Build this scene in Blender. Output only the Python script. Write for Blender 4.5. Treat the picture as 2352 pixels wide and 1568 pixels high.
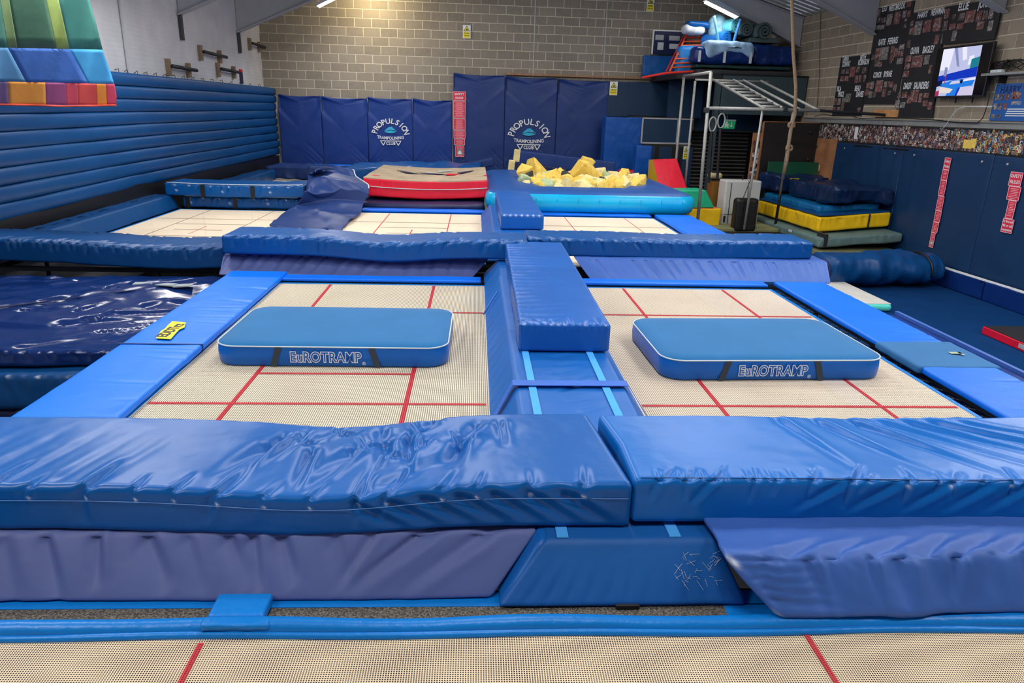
import bpy, bmesh, math, random
import numpy as np
from mathutils import Vector, Matrix

random.seed(7)
RNG = np.random.default_rng(7)
scene = bpy.context.scene
COL = scene.collection
for _o in list(bpy.data.objects):
    bpy.data.objects.remove(_o, do_unlink=True)

# ---------------------------------------------------------------- camera
# world: x right, y forward along the trampoline beds, z up, z = 0 is the bed level
IW, IH = 2352, 1568
FPX = 1639.0
PITCH, YAW, ROLL, CAMZ = 0.31248, 0.05595, 0.02643, 1.7833
_F = np.array([math.sin(YAW)*math.cos(PITCH), math.cos(YAW)*math.cos(PITCH), -math.sin(PITCH)])
_R0 = np.array([math.cos(YAW), -math.sin(YAW), 0.0])
_U0 = np.cross(_R0, _F)
_R = _R0*math.cos(ROLL) + _U0*math.sin(ROLL)
_U = -_R0*math.sin(ROLL) + _U0*math.cos(ROLL)
cd = bpy.data.cameras.new('camera')
cam = bpy.data.objects.new('camera', cd)
COL.objects.link(cam)
cd.sensor_width = 36.0
cd.lens = FPX/IW*36.0
cd.clip_start = 0.05
cd.clip_end = 200
cam.matrix_world = Matrix(((_R[0], _U[0], -_F[0], 0), (_R[1], _U[1], -_F[1], 0), (_R[2], _U[2], -_F[2], CAMZ), (0, 0, 0, 1)))
scene.camera = cam

# ---------------------------------------------------------------- world and exposure
w = bpy.data.worlds.new('world')
scene.world = w
w.use_nodes = True
w.node_tree.nodes['Background'].inputs[0].default_value = (0.75, 0.85, 1.0, 1)
w.node_tree.nodes['Background'].inputs[1].default_value = 0.25
scene.view_settings.view_transform = 'Standard'
scene.view_settings.look = 'None'
scene.view_settings.gamma = 1.0
scene.view_settings.use_curve_mapping = False
scene.view_settings.exposure = -0.22
LAMP_W = 95.0          # watts of each ceiling batten

FLOOR = -1.155
# the hall is turned 3.1 degrees against the trampolines: u right, v forward along the hall
HA = math.radians(3.1)
E1 = np.array([math.cos(HA), math.sin(HA), 0.0])
E2 = np.array([-math.sin(HA), math.cos(HA), 0.0])
EZ = np.array([0, 0, 1.0])
BACK_V, RIGHT_U = 21.0, 9.5

def W(u, v, z):
    return E1*u + E2*v + EZ*z

def ray(px, py):
    d = _F*FPX + _R*(px-IW/2) - _U*(py-IH/2)
    return d/np.linalg.norm(d)
_C = np.array([0, 0, CAMZ])
def at_z(px, py, z):
    d = ray(px, py)
    return _C + d*((z-CAMZ)/d[2])
def at_y(px, py, y):
    d = ray(px, py)
    return _C + d*(y/d[1])
def at_v(px, py, v):          # point on a plane parallel to the back wall -> (u, v, z)
    d = ray(px, py)
    X = d*(v/np.dot(d, E2)) + _C
    return np.array([np.dot(X, E1), v, X[2]])
def at_u(px, py, u):          # point on a plane parallel to the right wall -> (u, v, z)
    d = ray(px, py)
    X = d*(u/np.dot(d, E1)) + _C
    return np.array([u, np.dot(X, E2), X[2]])

def frame(o, X, Y, Z):
    return Matrix(((X[0], Y[0], Z[0], o[0]), (X[1], Y[1], Z[1], o[1]), (X[2], Y[2], Z[2], o[2]), (0, 0, 0, 1)))
HALL = frame((0, 0, 0), E1, E2, EZ)                 # hall coordinates (u, v, z)
def back_frame(v):                                  # local x = u, y = z, z = towards the camera
    return frame(E2*v, E1, EZ, -E2)
def right_frame(u):                                 # local x = -v, y = z, z = into the room
    return frame(E1*u, -E2, EZ, -E1)

# ---------------------------------------------------------------- object helpers
def link(o, parent=None):
    COL.objects.link(o)
    if parent is not None:
        o.parent = parent
    return o
def tag(o, label=None, cat=None, group=None, kind=None):
    if label: o['label'] = label
    if cat: o['category'] = cat
    if group: o['group'] = group
    if kind: o['kind'] = kind
    return o
def thing(name, label, cat, loc=(0, 0, 0), rz=0.0, group=None, mat=None):
    o = bpy.data.objects.new(name, None)
    o.empty_display_size = 0.1
    link(o)
    if mat is not None:
        o.matrix_world = mat
    else:
        o.location = loc
        o.rotation_euler = (0, 0, rz)
    return tag(o, label, cat, group)

class MB:
    """collects geometry, build() links it as ONE mesh object"""
    def __init__(s):
        s.v = []; s.f = []; s.m = []
    def add(s, vs, fs, mi=0):
        b = len(s.v)
        s.v.extend([tuple(map(float, p)) for p in vs])
        for f in fs:
            s.f.append([b+i for i in f]); s.m.append(mi)
        return s
    def box(s, c, d, mi=0, rz=0.0, M=None):
        x, y, z = d[0]/2, d[1]/2, d[2]/2
        P = [(-x, -y, -z), (x, -y, -z), (x, y, -z), (-x, y, -z), (-x, -y, z), (x, -y, z), (x, y, z), (-x, y, z)]
        if M is not None:
            P = [tuple(M @ Vector(p)) for p in P]
        elif rz:
            ca, sa = math.cos(rz), math.sin(rz)
            P = [(p[0]*ca-p[1]*sa, p[0]*sa+p[1]*ca, p[2]) for p in P]
        P = [(p[0]+c[0], p[1]+c[1], p[2]+c[2]) for p in P]
        return s.add(P, [(0, 3, 2, 1), (4, 5, 6, 7), (0, 1, 5, 4), (1, 2, 6, 5), (2, 3, 7, 6), (3, 0, 4, 7)], mi)
    def bx(s, x0, x1, y0, y1, z0, z1, mi=0):
        return s.box(((x0+x1)/2, (y0+y1)/2, (z0+z1)/2), (x1-x0, y1-y0, z1-z0), mi)
    def poly(s, pts, mi=0):
        return s.add(pts, [tuple(range(len(pts)))], mi)
    def prism(s, pts, vec, mi=0):
        n = len(pts)
        q = [tuple(np.array(p)+np.array(vec)) for p in pts]
        fs = [tuple(reversed(range(n))), tuple(range(n, 2*n))]
        fs += [(i, (i+1) % n, n+(i+1) % n, n+i) for i in range(n)]
        return s.add(list(pts)+q, fs, mi)
    def tube(s, pts, r, n=8, mi=0, closed=False, cap=True):
        pts = [np.array(p, float) for p in pts]
        N = len(pts); b = []
        up = None
        for i, p in enumerate(pts):
            a = pts[(i-1) % N] if (closed or i > 0) else p
            c = pts[(i+1) % N] if (closed or i < N-1) else p
            t = c-a; t = t/(np.linalg.norm(t)+1e-12)
            if up is None:
                up = np.array([0, 0, 1.0]) if abs(t[2]) < .9 else np.array([1.0, 0, 0])
            sd = np.cross(t, up); sd /= np.linalg.norm(sd)+1e-12
            up = np.cross(sd, t)
            rr = r[i] if hasattr(r, '__len__') else r
            for k in range(n):
                an = 2*math.pi*k/n
                b.append(p + rr*(math.cos(an)*sd + math.sin(an)*up))
        fs = []
        for i in range(N if closed else N-1):
            j = (i+1) % N
            for k in range(n):
                k2 = (k+1) % n
                fs.append((i*n+k, i*n+k2, j*n+k2, j*n+k))
        if cap and not closed:
            fs.append(tuple(reversed(range(n)))); fs.append(tuple(range((N-1)*n, N*n)))
        return s.add(b, fs, mi)
    def build(s, name, mats, parent=None, smooth=False, mat=None, bevel=0.0):
        me = bpy.data.meshes.new(name)
        me.from_pydata(s.v, [], s.f)
        if not isinstance(mats, (list, tuple)): mats = [mats]
        for m in mats: me.materials.append(m)
        if len(mats) > 1:
            me.polygons.foreach_set('material_index', s.m)
        if smooth:
            me.polygons.foreach_set('use_smooth', [True]*len(s.f))
        me.update()
        o = bpy.data.objects.new(name, me)
        link(o, parent)
        if mat is not None: o.matrix_world = mat
        if bevel > 0:
            b = o.modifiers.new('bevel', 'BEVEL'); b.width = bevel; b.segments = 2; b.limit_method = 'ANGLE'
        return o

def mesh_np(name, V, Fq, mats, parent=None, smooth=True, wear=None):
    me = bpy.data.meshes.new(name)
    me.from_pydata(V.tolist(), [], Fq.tolist() if hasattr(Fq, 'tolist') else Fq)
    if not isinstance(mats, (list, tuple)): mats = [mats]
    for m in mats: me.materials.append(m)
    if smooth:
        me.polygons.foreach_set('use_smooth', [True]*len(me.polygons))
    if wear is not None:
        a = me.attributes.new('wear', 'FLOAT', 'POINT'); a.data.foreach_set('value', wear.astype(np.float32))
    me.update()
    o = bpy.data.objects.new(name, me)
    link(o, parent)
    return o

# ---------------------------------------------------------------- noise and soft shapes (numpy)
def _hash(i, j, k, seed):
    h = (i*374761393 + j*668265263 + k*2147483647 + seed*974634777) & 0xffffffff
    h = ((h ^ (h >> 13))*1274126177) & 0xffffffff
    return ((h ^ (h >> 16)) & 0xffff)/65535.0*2-1
def vnoise(P, sc=1.0, seed=0):
    Q = np.asarray(P)*sc
    I = np.floor(Q).astype(np.int64); f = Q-I; f = f*f*(3-2*f)
    r = 0
    for a in (0, 1):
        for b in (0, 1):
            for c in (0, 1):
                wgt = (f[:, 0] if a else 1-f[:, 0])*(f[:, 1] if b else 1-f[:, 1])*(f[:, 2] if c else 1-f[:, 2])
                r = r + wgt*_hash(I[:, 0]+a, I[:, 1]+b, I[:, 2]+c, seed)
    return r
def fbm(P, sc=1.0, seed=0, oct=3):
    r = 0; a = 1.0
    for o in range(oct):
        r = r+a*vnoise(P, sc*2**o, seed+o*17); a *= .5
    return r
def sstep(a, b, x):
    t = np.clip((x-a)/(b-a), 0, 1)
    return t*t*(3-2*t)

def rbox(sx, sy, sz, r, res):
    """rounded box, x and y centred, z from 0 to sz -> verts, normals, quads"""
    r = min(r, .49*min(sx, sy, sz))
    arc = r*np.tan(np.radians([0, 15, 30, 45]))
    def axis(s):
        h = s/2
        n = max(1, int(round((s-2*r)/res)))
        mid = np.linspace(-h+r, h-r, n+1)
        return np.concatenate([(-h+r-arc[::-1])[:-1], mid, (h-r+arc)[1:]])
    A = [axis(sx), axis(sy), axis(sz)]
    H = [sx/2, sy/2, sz/2]
    VS, FS, base = [], [], 0
    for ax in range(3):
        o1, o2 = [(1, 2), (2, 0), (0, 1)][ax]
        a, b = A[o1], A[o2]
        for sg in (-1, 1):
            g1, g2 = np.meshgrid(a, b, indexing='ij')
            P = np.zeros((g1.size, 3))
            P[:, o1] = g1.ravel(); P[:, o2] = g2.ravel(); P[:, ax] = sg*H[ax]
            n1, n2 = len(a), len(b)
            idx = np.arange(n1*n2).reshape(n1, n2)+base
            q = np.stack([idx[:-1, :-1], idx[1:, :-1], idx[1:, 1:], idx[:-1, 1:]], -1).reshape(-1, 4)
            if sg < 0: q = q[:, ::-1]
            VS.append(P); FS.append(q); base += n1*n2
    V = np.concatenate(VS); Fq = np.concatenate(FS)
    key = np.round(V*1e5).astype(np.int64)
    _, first, inv = np.unique(key, axis=0, return_index=True, return_inverse=True)
    V = V[first]; Fq = inv.reshape(-1)[Fq]
    Hh = np.array(H)
    inner = np.clip(V, -Hh+r, Hh-r)
    d = V-inner
    ln = np.linalg.norm(d, axis=1, keepdims=True)
    N = d/np.maximum(ln, 1e-9)
    V = inner+N*r
    V[:, 2] += sz/2
    return V, N, Fq

def fold(P, N, a, b, amp, wd, one=False):
    """a soft crease from a (strong) to b (fading) on a surface with normals N"""
    a = np.asarray(a, float); b = np.asarray(b, float)
    d = b-a; L = np.linalg.norm(d); d = d/L
    t = np.clip(((P-a)@d)/L, 0, 1)
    q = a+t[:, None]*(d*L)
    dist = np.linalg.norm(P-q, axis=1)
    side = np.cross(N, d)
    s = np.einsum('ij,ij->i', P-q, side)/wd
    g = np.exp(-(dist/wd)**2)
    prof = -g if one else (s*1.6*g - .55*g)
    return 1.7*amp*prof*(1-t)**.8*np.clip(t*8+.35, 0, 1)

def edge_pinches(x0, x1, n, edge_y, edge_z, top_len, side_len, amp, wd, slant, seed, jitter=.5, out=-1):
    """pinched creases over a long edge that runs along x; out = side on which the vertical face lies"""
    rg = random.Random(seed)
    L = []; pts = []
    for i in range(n):
        x = x0+(x1-x0)*(i+.5+rg.uniform(-jitter, jitter)*.6)/n
        k = rg.uniform(.5, 1.15)
        sl = slant*rg.uniform(.3, 1.6)
        e = (x, edge_y, edge_z)
        L.append((e, (x+sl*top_len*k, edge_y-out*top_len*k, edge_z), amp*k, wd*rg.uniform(.8, 1.4)))
        L.append((e, (x-sl*side_len*k*rg.uniform(-.3, 1.2), edge_y, edge_z-side_len*k), amp*k*.8, wd*rg.uniform(.8, 1.3)))
        pts.append(e)
    return L, pts

def soft(name, mats, parent, sx, sy, sz, r, res, loc=(0, 0, 0), rz=0.0, folds=(), bend=None, lump=0.0, lump_sc=3.0,
         seed=0, wear_pts=(), wear_r=.012, mat=None, smooth=True):
    V, N, Fq = rbox(sx, sy, sz, r, res)
    D = np.zeros(len(V))
    for fl in folds:
        D += fold(V, N, *fl)
    if lump:
        D += lump*fbm(V, lump_sc, seed, 3)
    wear = None
    if len(wear_pts):
        wear = np.zeros(len(V))
        nz = .5+.5*vnoise(V, 160, seed+5)
        for p in wear_pts:
            wear = np.maximum(wear, np.exp(-(np.linalg.norm(V-np.asarray(p), axis=1)/wear_r)**2)*(.4+nz))
        wear = np.clip(wear, 0, 1)
    V = V+N*D[:, None]
    if bend is not None: V = bend(V)
    o = mesh_np(name, V, Fq, mats, parent, smooth, wear)
    if mat is not None: o.matrix_world = mat
    else:
        o.location = loc; o.rotation_euler = (0, 0, rz)
    return o

def text_mesh(s, size, bold=0.0, xs=1.0, shear=0.0, ext=0.0, align='CENTER', spacing=1.0):
    c = bpy.data.curves.new('lettering', 'FONT')
    c.body = s; c.size = size; c.align_x = align; c.align_y = 'CENTER'
    c.offset = bold; c.shear = shear; c.extrude = ext; c.space_character = spacing
    c.resolution_u = 3
    t = bpy.data.objects.new('lettering', c)
    COL.objects.link(t)
    dg = bpy.context.evaluated_depsgraph_get()
    me = bpy.data.meshes.new_from_object(t.evaluated_get(dg))
    V = np.array([v.co[:] for v in me.vertices]).reshape(-1, 3)
    F = [list(p.vertices) for p in me.polygons]
    bpy.data.objects.remove(t, do_unlink=True); bpy.data.curves.remove(c); bpy.data.meshes.remove(me)
    V[:, 0] *= xs
    return V, F

# ---------------------------------------------------------------- materials
def lin(c):
    return tuple(((x/255)/12.92 if x/255 <= .04045 else ((x/255+.055)/1.055)**2.4) for x in c)
class NT:
    def __init__(s, name):
        s.m = bpy.data.materials.new(name); s.m.use_nodes = True
        s.t = s.m.node_tree; s.t.nodes.clear()
        s.out = s.t.nodes.new('ShaderNodeOutputMaterial')
    def n(s, typ, **kw):
        nd = s.t.nodes.new(typ)
        for k, v in kw.items():
            if k.startswith('_'): setattr(nd, k[1:], v)
            else:
                nd.inputs[k.replace('__', ' ')].default_value = v
        return nd
    def l(s, a, b): s.t.links.new(a, b)
    def math(s, op, a, b=None):
        nd = s.t.nodes.new('ShaderNodeMath'); nd.operation = op
        for i, x in enumerate((a, b)):
            if x is None: continue
            if isinstance(x, (int, float)): nd.inputs[i].default_value = x
            else: s.l(x, nd.inputs[i])
        return nd.outputs[0]
    def mix(s, fac, a, b):
        nd = s.t.nodes.new('ShaderNodeMix'); nd.data_type = 'RGBA'
        if isinstance(fac, (int, float)): nd.inputs[0].default_value = fac
        else: s.l(fac, nd.inputs[0])
        for i, x in ((6, a), (7, b)):
            if isinstance(x, tuple): nd.inputs[i].default_value = (*x[:3], 1)
            else: s.l(x, nd.inputs[i])
        return nd.outputs[2]
    def ramp(s, fac, a, b):
        nd = s.t.nodes.new('ShaderNodeMapRange'); nd.inputs[1].default_value = a; nd.inputs[2].default_value = b
        s.l(fac, nd.inputs[0]); return nd.outputs[0]

def mat_basic(name, c, rough=.6, var=.06, vsc=4.0, bump=0.0, bsc=40.0, metal=0.0, spec=.5, emit=0.0, sheen=0.0, wear=True, stretch=None):
    k = NT(name)
    b = k.n('ShaderNodeBsdfPrincipled', Roughness=rough, Metallic=metal)
    b.inputs['Specular IOR Level'].default_value = spec
    tc = k.n('ShaderNodeTexCoord')
    vec = tc.outputs['Object']
    nz = k.n('ShaderNodeTexNoise', Scale=vsc, Detail=4.0)
    k.l(vec, nz.inputs['Vector'])
    L = lin(c)
    col = k.mix(k.ramp(nz.outputs['Fac'], .3, .7), tuple(x*(1-var) for x in L), tuple(min(1, x*(1+var)+var*.012) for x in L))
    if wear:
        at = k.n('ShaderNodeAttribute', _attribute_name='wear')
        col = k.mix(at.outputs['Fac'], col, (.75, .82, .95))
    k.l(col, b.inputs['Base Color'])
    if bump:
        n2 = k.n('ShaderNodeTexNoise', Scale=bsc, Detail=3.0)
        if stretch:
            mp = k.n('ShaderNodeMapping'); mp.inputs['Scale'].default_value = stretch
            k.l(vec, mp.inputs['Vector']); k.l(mp.outputs[0], n2.inputs['Vector'])
        else: k.l(vec, n2.inputs['Vector'])
        bp = k.n('ShaderNodeBump', Strength=1.0, Distance=bump)
        k.l(n2.outputs['Fac'], bp.inputs['Height']); k.l(bp.outputs[0], b.inputs['Normal'])
    if emit:
        b.inputs['Emission Color'].default_value = (*L, 1); b.inputs['Emission Strength'].default_value = emit
    if sheen:
        b.inputs['Sheen Weight'].default_value = sheen
    k.l(b.outputs[0], k.out.inputs[0])
    return k.m

def vinyl(name, c, rough=.38, bump=.004, bsc=7.0, var=.07, stretch=None, spec=.34):
    return mat_basic(name, c, rough=rough, var=var, vsc=2.2, bump=bump, bsc=bsc, spec=spec, stretch=stretch)

def mat_bed(name, cell, hole=.30, c=(226, 206, 176)):
    """woven trampoline webbing with real openings between the strings"""
    k = NT(name)
    tc = k.n('ShaderNodeTexCoord')
    sp = k.n('ShaderNodeSeparateXYZ'); k.l(tc.outputs['Object'], sp.inputs[0])
    def tri(o):
        a = k.math('MULTIPLY', o, 1.0/cell); fr = k.math('FRACT', a)
        return k.math('ABSOLUTE', k.math('SUBTRACT', fr, .5))
    tx, ty = tri(sp.outputs[0]), tri(sp.outputs[1])
    h = math.sqrt(hole)/2
    hx = k.math('LESS_THAN', tx, h); hy = k.math('LESS_THAN', ty, h)
    hole_f = k.math('MULTIPLY', hx, hy)
    nz = k.n('ShaderNodeTexNoise', Scale=1.3, Detail=3.0); k.l(tc.outputs['Object'], nz.inputs['Vector'])
    L = lin(c)
    col = k.mix(k.ramp(nz.outputs['Fac'], .35, .65), tuple(x*.93 for x in L), tuple(min(1, x*1.04) for x in L))
    b = k.n('ShaderNodeBsdfPrincipled', Roughness=.75)
    k.l(col, b.inputs['Base Color'])
    hgt = k.math('ADD', tx, ty)
    bp = k.n('ShaderNodeBump', Strength=.6, Distance=.002); k.l(hgt, bp.inputs['Height']); k.l(bp.outputs[0], b.inputs['Normal'])
    tr = k.n('ShaderNodeBsdfTransparent')
    mx = k.n('ShaderNodeMixShader')
    k.l(hole_f, mx.inputs[0]); k.l(b.outputs[0], mx.inputs[1]); k.l(tr.outputs[0], mx.inputs[2])
    k.l(mx.outputs[0], k.out.inputs[0])
    return k.m

def mat_emit(name, c, s):
    k = NT(name)
    e = k.n('ShaderNodeEmission', Strength=s); e.inputs[0].default_value = (*lin(c), 1)
    k.l(e.outputs[0], k.out.inputs[0])
    return k.m

def mat_random(name, cols, rough=.6, sc=14.0, contrast=.5):
    """blotchy printed photo: colour differs from card to card and inside each card"""
    k = NT(name)
    tc = k.n('ShaderNodeTexCoord')
    oi = k.n('ShaderNodeObjectInfo')
    nz = k.n('ShaderNodeTexNoise', Scale=sc, Detail=2.0, _noise_dimensions='4D')
    k.l(tc.outputs['Object'], nz.inputs['Vector'])
    k.l(k.math('MULTIPLY', oi.outputs['Random'], 30.0), nz.inputs['W'])
    cr = k.n('ShaderNodeValToRGB'); cr.color_ramp.interpolation = 'LINEAR'
    el = cr.color_ramp.elements
    n = len(cols)
    while len(el) < n: el.new(.5)
    for i, c in enumerate(cols):
        el[i].position = .3+.4*i/(n-1); el[i].color = (*lin(c), 1)
    k.l(nz.outputs['Fac'], cr.inputs[0])
    b = k.n('ShaderNodeBsdfPrincipled', Roughness=rough)
    k.l(cr.outputs[0], b.inputs['Base Color'])
    k.l(b.outputs[0], k.out.inputs[0])
    return k.m

M = {}
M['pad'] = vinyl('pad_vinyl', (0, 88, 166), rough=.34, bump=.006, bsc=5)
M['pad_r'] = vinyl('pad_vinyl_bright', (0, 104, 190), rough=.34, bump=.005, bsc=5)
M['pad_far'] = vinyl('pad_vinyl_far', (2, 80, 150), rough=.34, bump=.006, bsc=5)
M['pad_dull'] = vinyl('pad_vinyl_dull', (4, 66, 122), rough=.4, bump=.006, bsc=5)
M['wedge'] = vinyl('wedge_vinyl_faded', (84, 98, 154), rough=.5, bump=.006, bsc=5)
M['wedge_r'] = vinyl('wedge_vinyl', (58, 98, 176), rough=.46, bump=.006, bsc=5)
M['divider'] = vinyl('divider_vinyl', (14, 96, 178), rough=.42, bump=.005, bsc=5)
M['divider_end'] = vinyl('divider_end_vinyl', (18, 90, 164), rough=.5, bump=.004, bsc=6)
M['block'] = vinyl('block_vinyl', (24, 94, 178), rough=.34, bump=.005, bsc=5)
M['frame_pad'] = vinyl('frame_pad_vinyl', (0, 116, 240), rough=.42, bump=.004, bsc=6)
M['frame_pad_r'] = vinyl('frame_pad_vinyl_deep', (0, 110, 236), rough=.42, bump=.004, bsc=6)
M['teal_band'] = vinyl('teal_band_cloth', (40, 105, 160), rough=.7)
M['edging'] = vinyl('edging_vinyl', (8, 122, 208), rough=.35, bump=.004, bsc=20)
M['velcro'] = mat_basic('velcro_strip', (70, 165, 240), rough=.8, bump=.001, bsc=300)
M['strap'] = vinyl('strap_band', (50, 105, 200), rough=.5)
M['navy'] = vinyl('navy_vinyl', (14, 46, 112), rough=.28, bump=.01, bsc=4)
M['navy_dull'] = vinyl('navy_cover', (32, 58, 116), rough=.45, bump=.01, bsc=5)
M['navy_dark'] = vinyl('navy_dark_cover', (22, 34, 78), rough=.45, bump=.01, bsc=5)
M['mat_top'] = mat_basic('mat_velour_top', (26, 106, 164), rough=.95, var=.05, bump=.0008, bsc=350, sheen=.15, spec=.2)
M['mat_side'] = vinyl('mat_side_vinyl', (0, 98, 190), rough=.35, bump=.002, bsc=9)
M['white'] = mat_basic('white_print', (235, 238, 240), rough=.6, var=.02)
M['piping'] = mat_basic('pale_piping', (205, 215, 220), rough=.6)
M['dark_strap'] = mat_basic('dark_webbing', (52, 62, 72), rough=.8, bump=.001, bsc=200)
M['black'] = mat_basic('black_plastic', (18, 18, 20), rough=.45, var=.1)
M['black_mat'] = mat_basic('black_board', (26, 26, 32), rough=.65, var=.1)
M['red'] = mat_basic('red_vinyl', (225, 18, 52), rough=.38, bump=.006, bsc=8)
M['redline'] = mat_bed('red_webbing', .013, .30, (205, 50, 64))
M['redline_near'] = mat_bed('red_webbing_near', .0085, .30, (205, 50, 64))
M['redline_far'] = mat_basic('red_line_tape', (198, 74, 78), rough=.7)
M['greyline'] = mat_basic('grey_line_tape', (120, 110, 105), rough=.7)
M['steel'] = mat_basic('galvanised_steel', (168, 168, 164), rough=.5, metal=.35, var=.15, vsc=20)
M['steel_dark'] = mat_basic('dark_steel', (60, 62, 66), rough=.45, metal=.6)
M['spring'] = mat_basic('spring_steel', (70, 72, 76), rough=.4, metal=.8)
M['bed_near'] = mat_bed('webbing_near', .0085, .34, (234, 214, 182))
M['bed'] = mat_bed('webbing', .013, .38, (236, 224, 200))
M['bed_b'] = mat_bed('webbing_pale', .013, .36, (240, 224, 202))
M['bed_far'] = mat_bed('webbing_far', .011, .06, (240, 222, 195))
def mat_grit():
    k = NT('grit_strip')
    tc = k.n('ShaderNodeTexCoord')
    v = k.n('ShaderNodeTexVoronoi', Scale=150.0); k.l(tc.outputs['Object'], v.inputs['Vector'])
    nz = k.n('ShaderNodeTexNoise', Scale=120.0, Detail=3.0); k.l(tc.outputs['Object'], nz.inputs['Vector'])
    c = k.mix(k.ramp(nz.outputs['Fac'], .4, .75), lin((52, 50, 46)), lin((130, 122, 110)))
    c = k.mix(k.math('LESS_THAN', v.outputs['Distance'], .16), c, lin((190, 180, 168)))
    b = k.n('ShaderNodeBsdfPrincipled', Roughness=.85); k.l(c, b.inputs['Base Color'])
    bp = k.n('ShaderNodeBump', Strength=.8, Distance=.004); k.l(nz.outputs['Fac'], bp.inputs['Height']); k.l(bp.outputs[0], b.inputs['Normal'])
    k.l(b.outputs[0], k.out.inputs[0]); return k.m
M['grit'] = mat_grit()

# ================================================================= the hall
ROOF0, RSL = 4.27, 0.28           # roof height at the side walls and its slope
def uleft(v):
    c, s = math.cos(HA), math.sin(HA)
    return (v*s - 5.72 - .02619*21.2 + .02619*v*c)/(c - .02619*s)
RIDGE_U = 2.6
def roof_z(u, v=15):
    return ROOF0 + RSL*min(u-uleft(v), RIGHT_U-u)

def mat_block(name, c, spread=.22):
    k = NT(name)
    tc = k.n('ShaderNodeTexCoord'); oi = k.n('ShaderNodeObjectInfo')
    gm = k.n('ShaderNodeNewGeometry')
    nz = k.n('ShaderNodeTexNoise', Scale=9.0, Detail=5.0); k.l(gm.outputs['Position'], nz.inputs['Vector'])
    n2 = k.n('ShaderNodeTexNoise', Scale=.8, Detail=3.0); k.l(gm.outputs['Position'], n2.inputs['Vector'])
    L = lin(c)
    rnd = k.math('ADD', k.math('MULTIPLY', oi.outputs['Random'], .6), k.math('MULTIPLY', n2.outputs['Fac'], .4))
    col = k.mix(rnd, tuple(x*(1-spread) for x in L), tuple(x*(1+spread) for x in L))
    col2 = k.mix(k.ramp(nz.outputs['Fac'], .35, .7), col, tuple(x*1.25 for x in L))
    col = k.mix(.35, col, col2)
    b = k.n('ShaderNodeBsdfPrincipled', Roughness=.9); k.l(col, b.inputs['Base Color'])
    n3 = k.n('ShaderNodeTexNoise', Scale=60.0, Detail=4.0); k.l(tc.outputs['Object'], n3.inputs['Vector'])
    bp = k.n('ShaderNodeBump', Strength=.6, Distance=.006); k.l(n3.outputs['Fac'], bp.inputs['Height']); k.l(bp.outputs[0], b.inputs['Normal'])
    k.l(b.outputs[0], k.out.inputs[0]); return k.m
M['block_back'] = mat_block('grey_concrete_block', (138, 131, 120))
M['block_right'] = mat_block('tan_concrete_block', (146, 134, 117))
M['mortar'] = mat_basic('mortar', (206, 198, 180), rough=.95, bump=.003, bsc=60)
def mat_white_brick():
    k = NT('white_painted_brick')
    tc = k.n('ShaderNodeTexCoord')
    mp = k.n('ShaderNodeMapping'); mp.inputs['Rotation'].default_value = (math.radians(90), 0, math.radians(90))
    sp = k.n('ShaderNodeSeparateXYZ'); k.l(tc.outputs['Object'], sp.inputs[0])
    cb = k.n('ShaderNodeCombineXYZ'); k.l(sp.outputs[1], cb.inputs[0]); k.l(sp.outputs[2], cb.inputs[1])
    br = k.n('ShaderNodeTexBrick', Scale=1.0, Mortar__Size=.006)
    br.inputs['Brick Width'].default_value = .225; br.inputs['Row Height'].default_value = .075
    k.l(cb.outputs[0], br.inputs['Vector'])
    nz = k.n('ShaderNodeTexNoise', Scale=2.0, Detail=5.0); k.l(tc.outputs['Object'], nz.inputs['Vector'])
    col = k.mix(k.ramp(nz.outputs['Fac'], .3, .7), lin((196, 198, 206)), lin((214, 216, 222)))
    b = k.n('ShaderNodeBsdfPrincipled', Roughness=.6); k.l(col, b.inputs['Base Color'])
    h = k.math('SUBTRACT', k.math('MULTIPLY', nz.outputs['Fac'], .4), br.outputs['Fac'])
    bp = k.n('ShaderNodeBump', Strength=.6, Distance=.006); k.l(h, bp.inputs['Height']); k.l(bp.outputs[0], b.inputs['Normal'])
    k.l(b.outputs[0], k.out.inputs[0]); return k.m
M['white_brick'] = mat_white_brick()
M['floor'] = mat_basic('dark_floor', (40, 40, 44), rough=.8, var=.2, bump=.003, bsc=30)
M['roof'] = mat_basic('roof_sheet', (170, 172, 178), rough=.6, var=.05)
M['steel_paint'] = mat_basic('grey_painted_steel', (176, 178, 184), rough=.5, var=.05)
M['steel_col'] = mat_basic('dark_painted_steel', (58, 60, 66), rough=.5, var=.1)

mb = MB(); mb.bx(-8, 11, -8, 22.5, FLOOR-.2, FLOOR)
tag(mb.build('floor', M['floor'], mat=HALL), kind='structure', label='dark hall floor under the trampolines')

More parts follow.
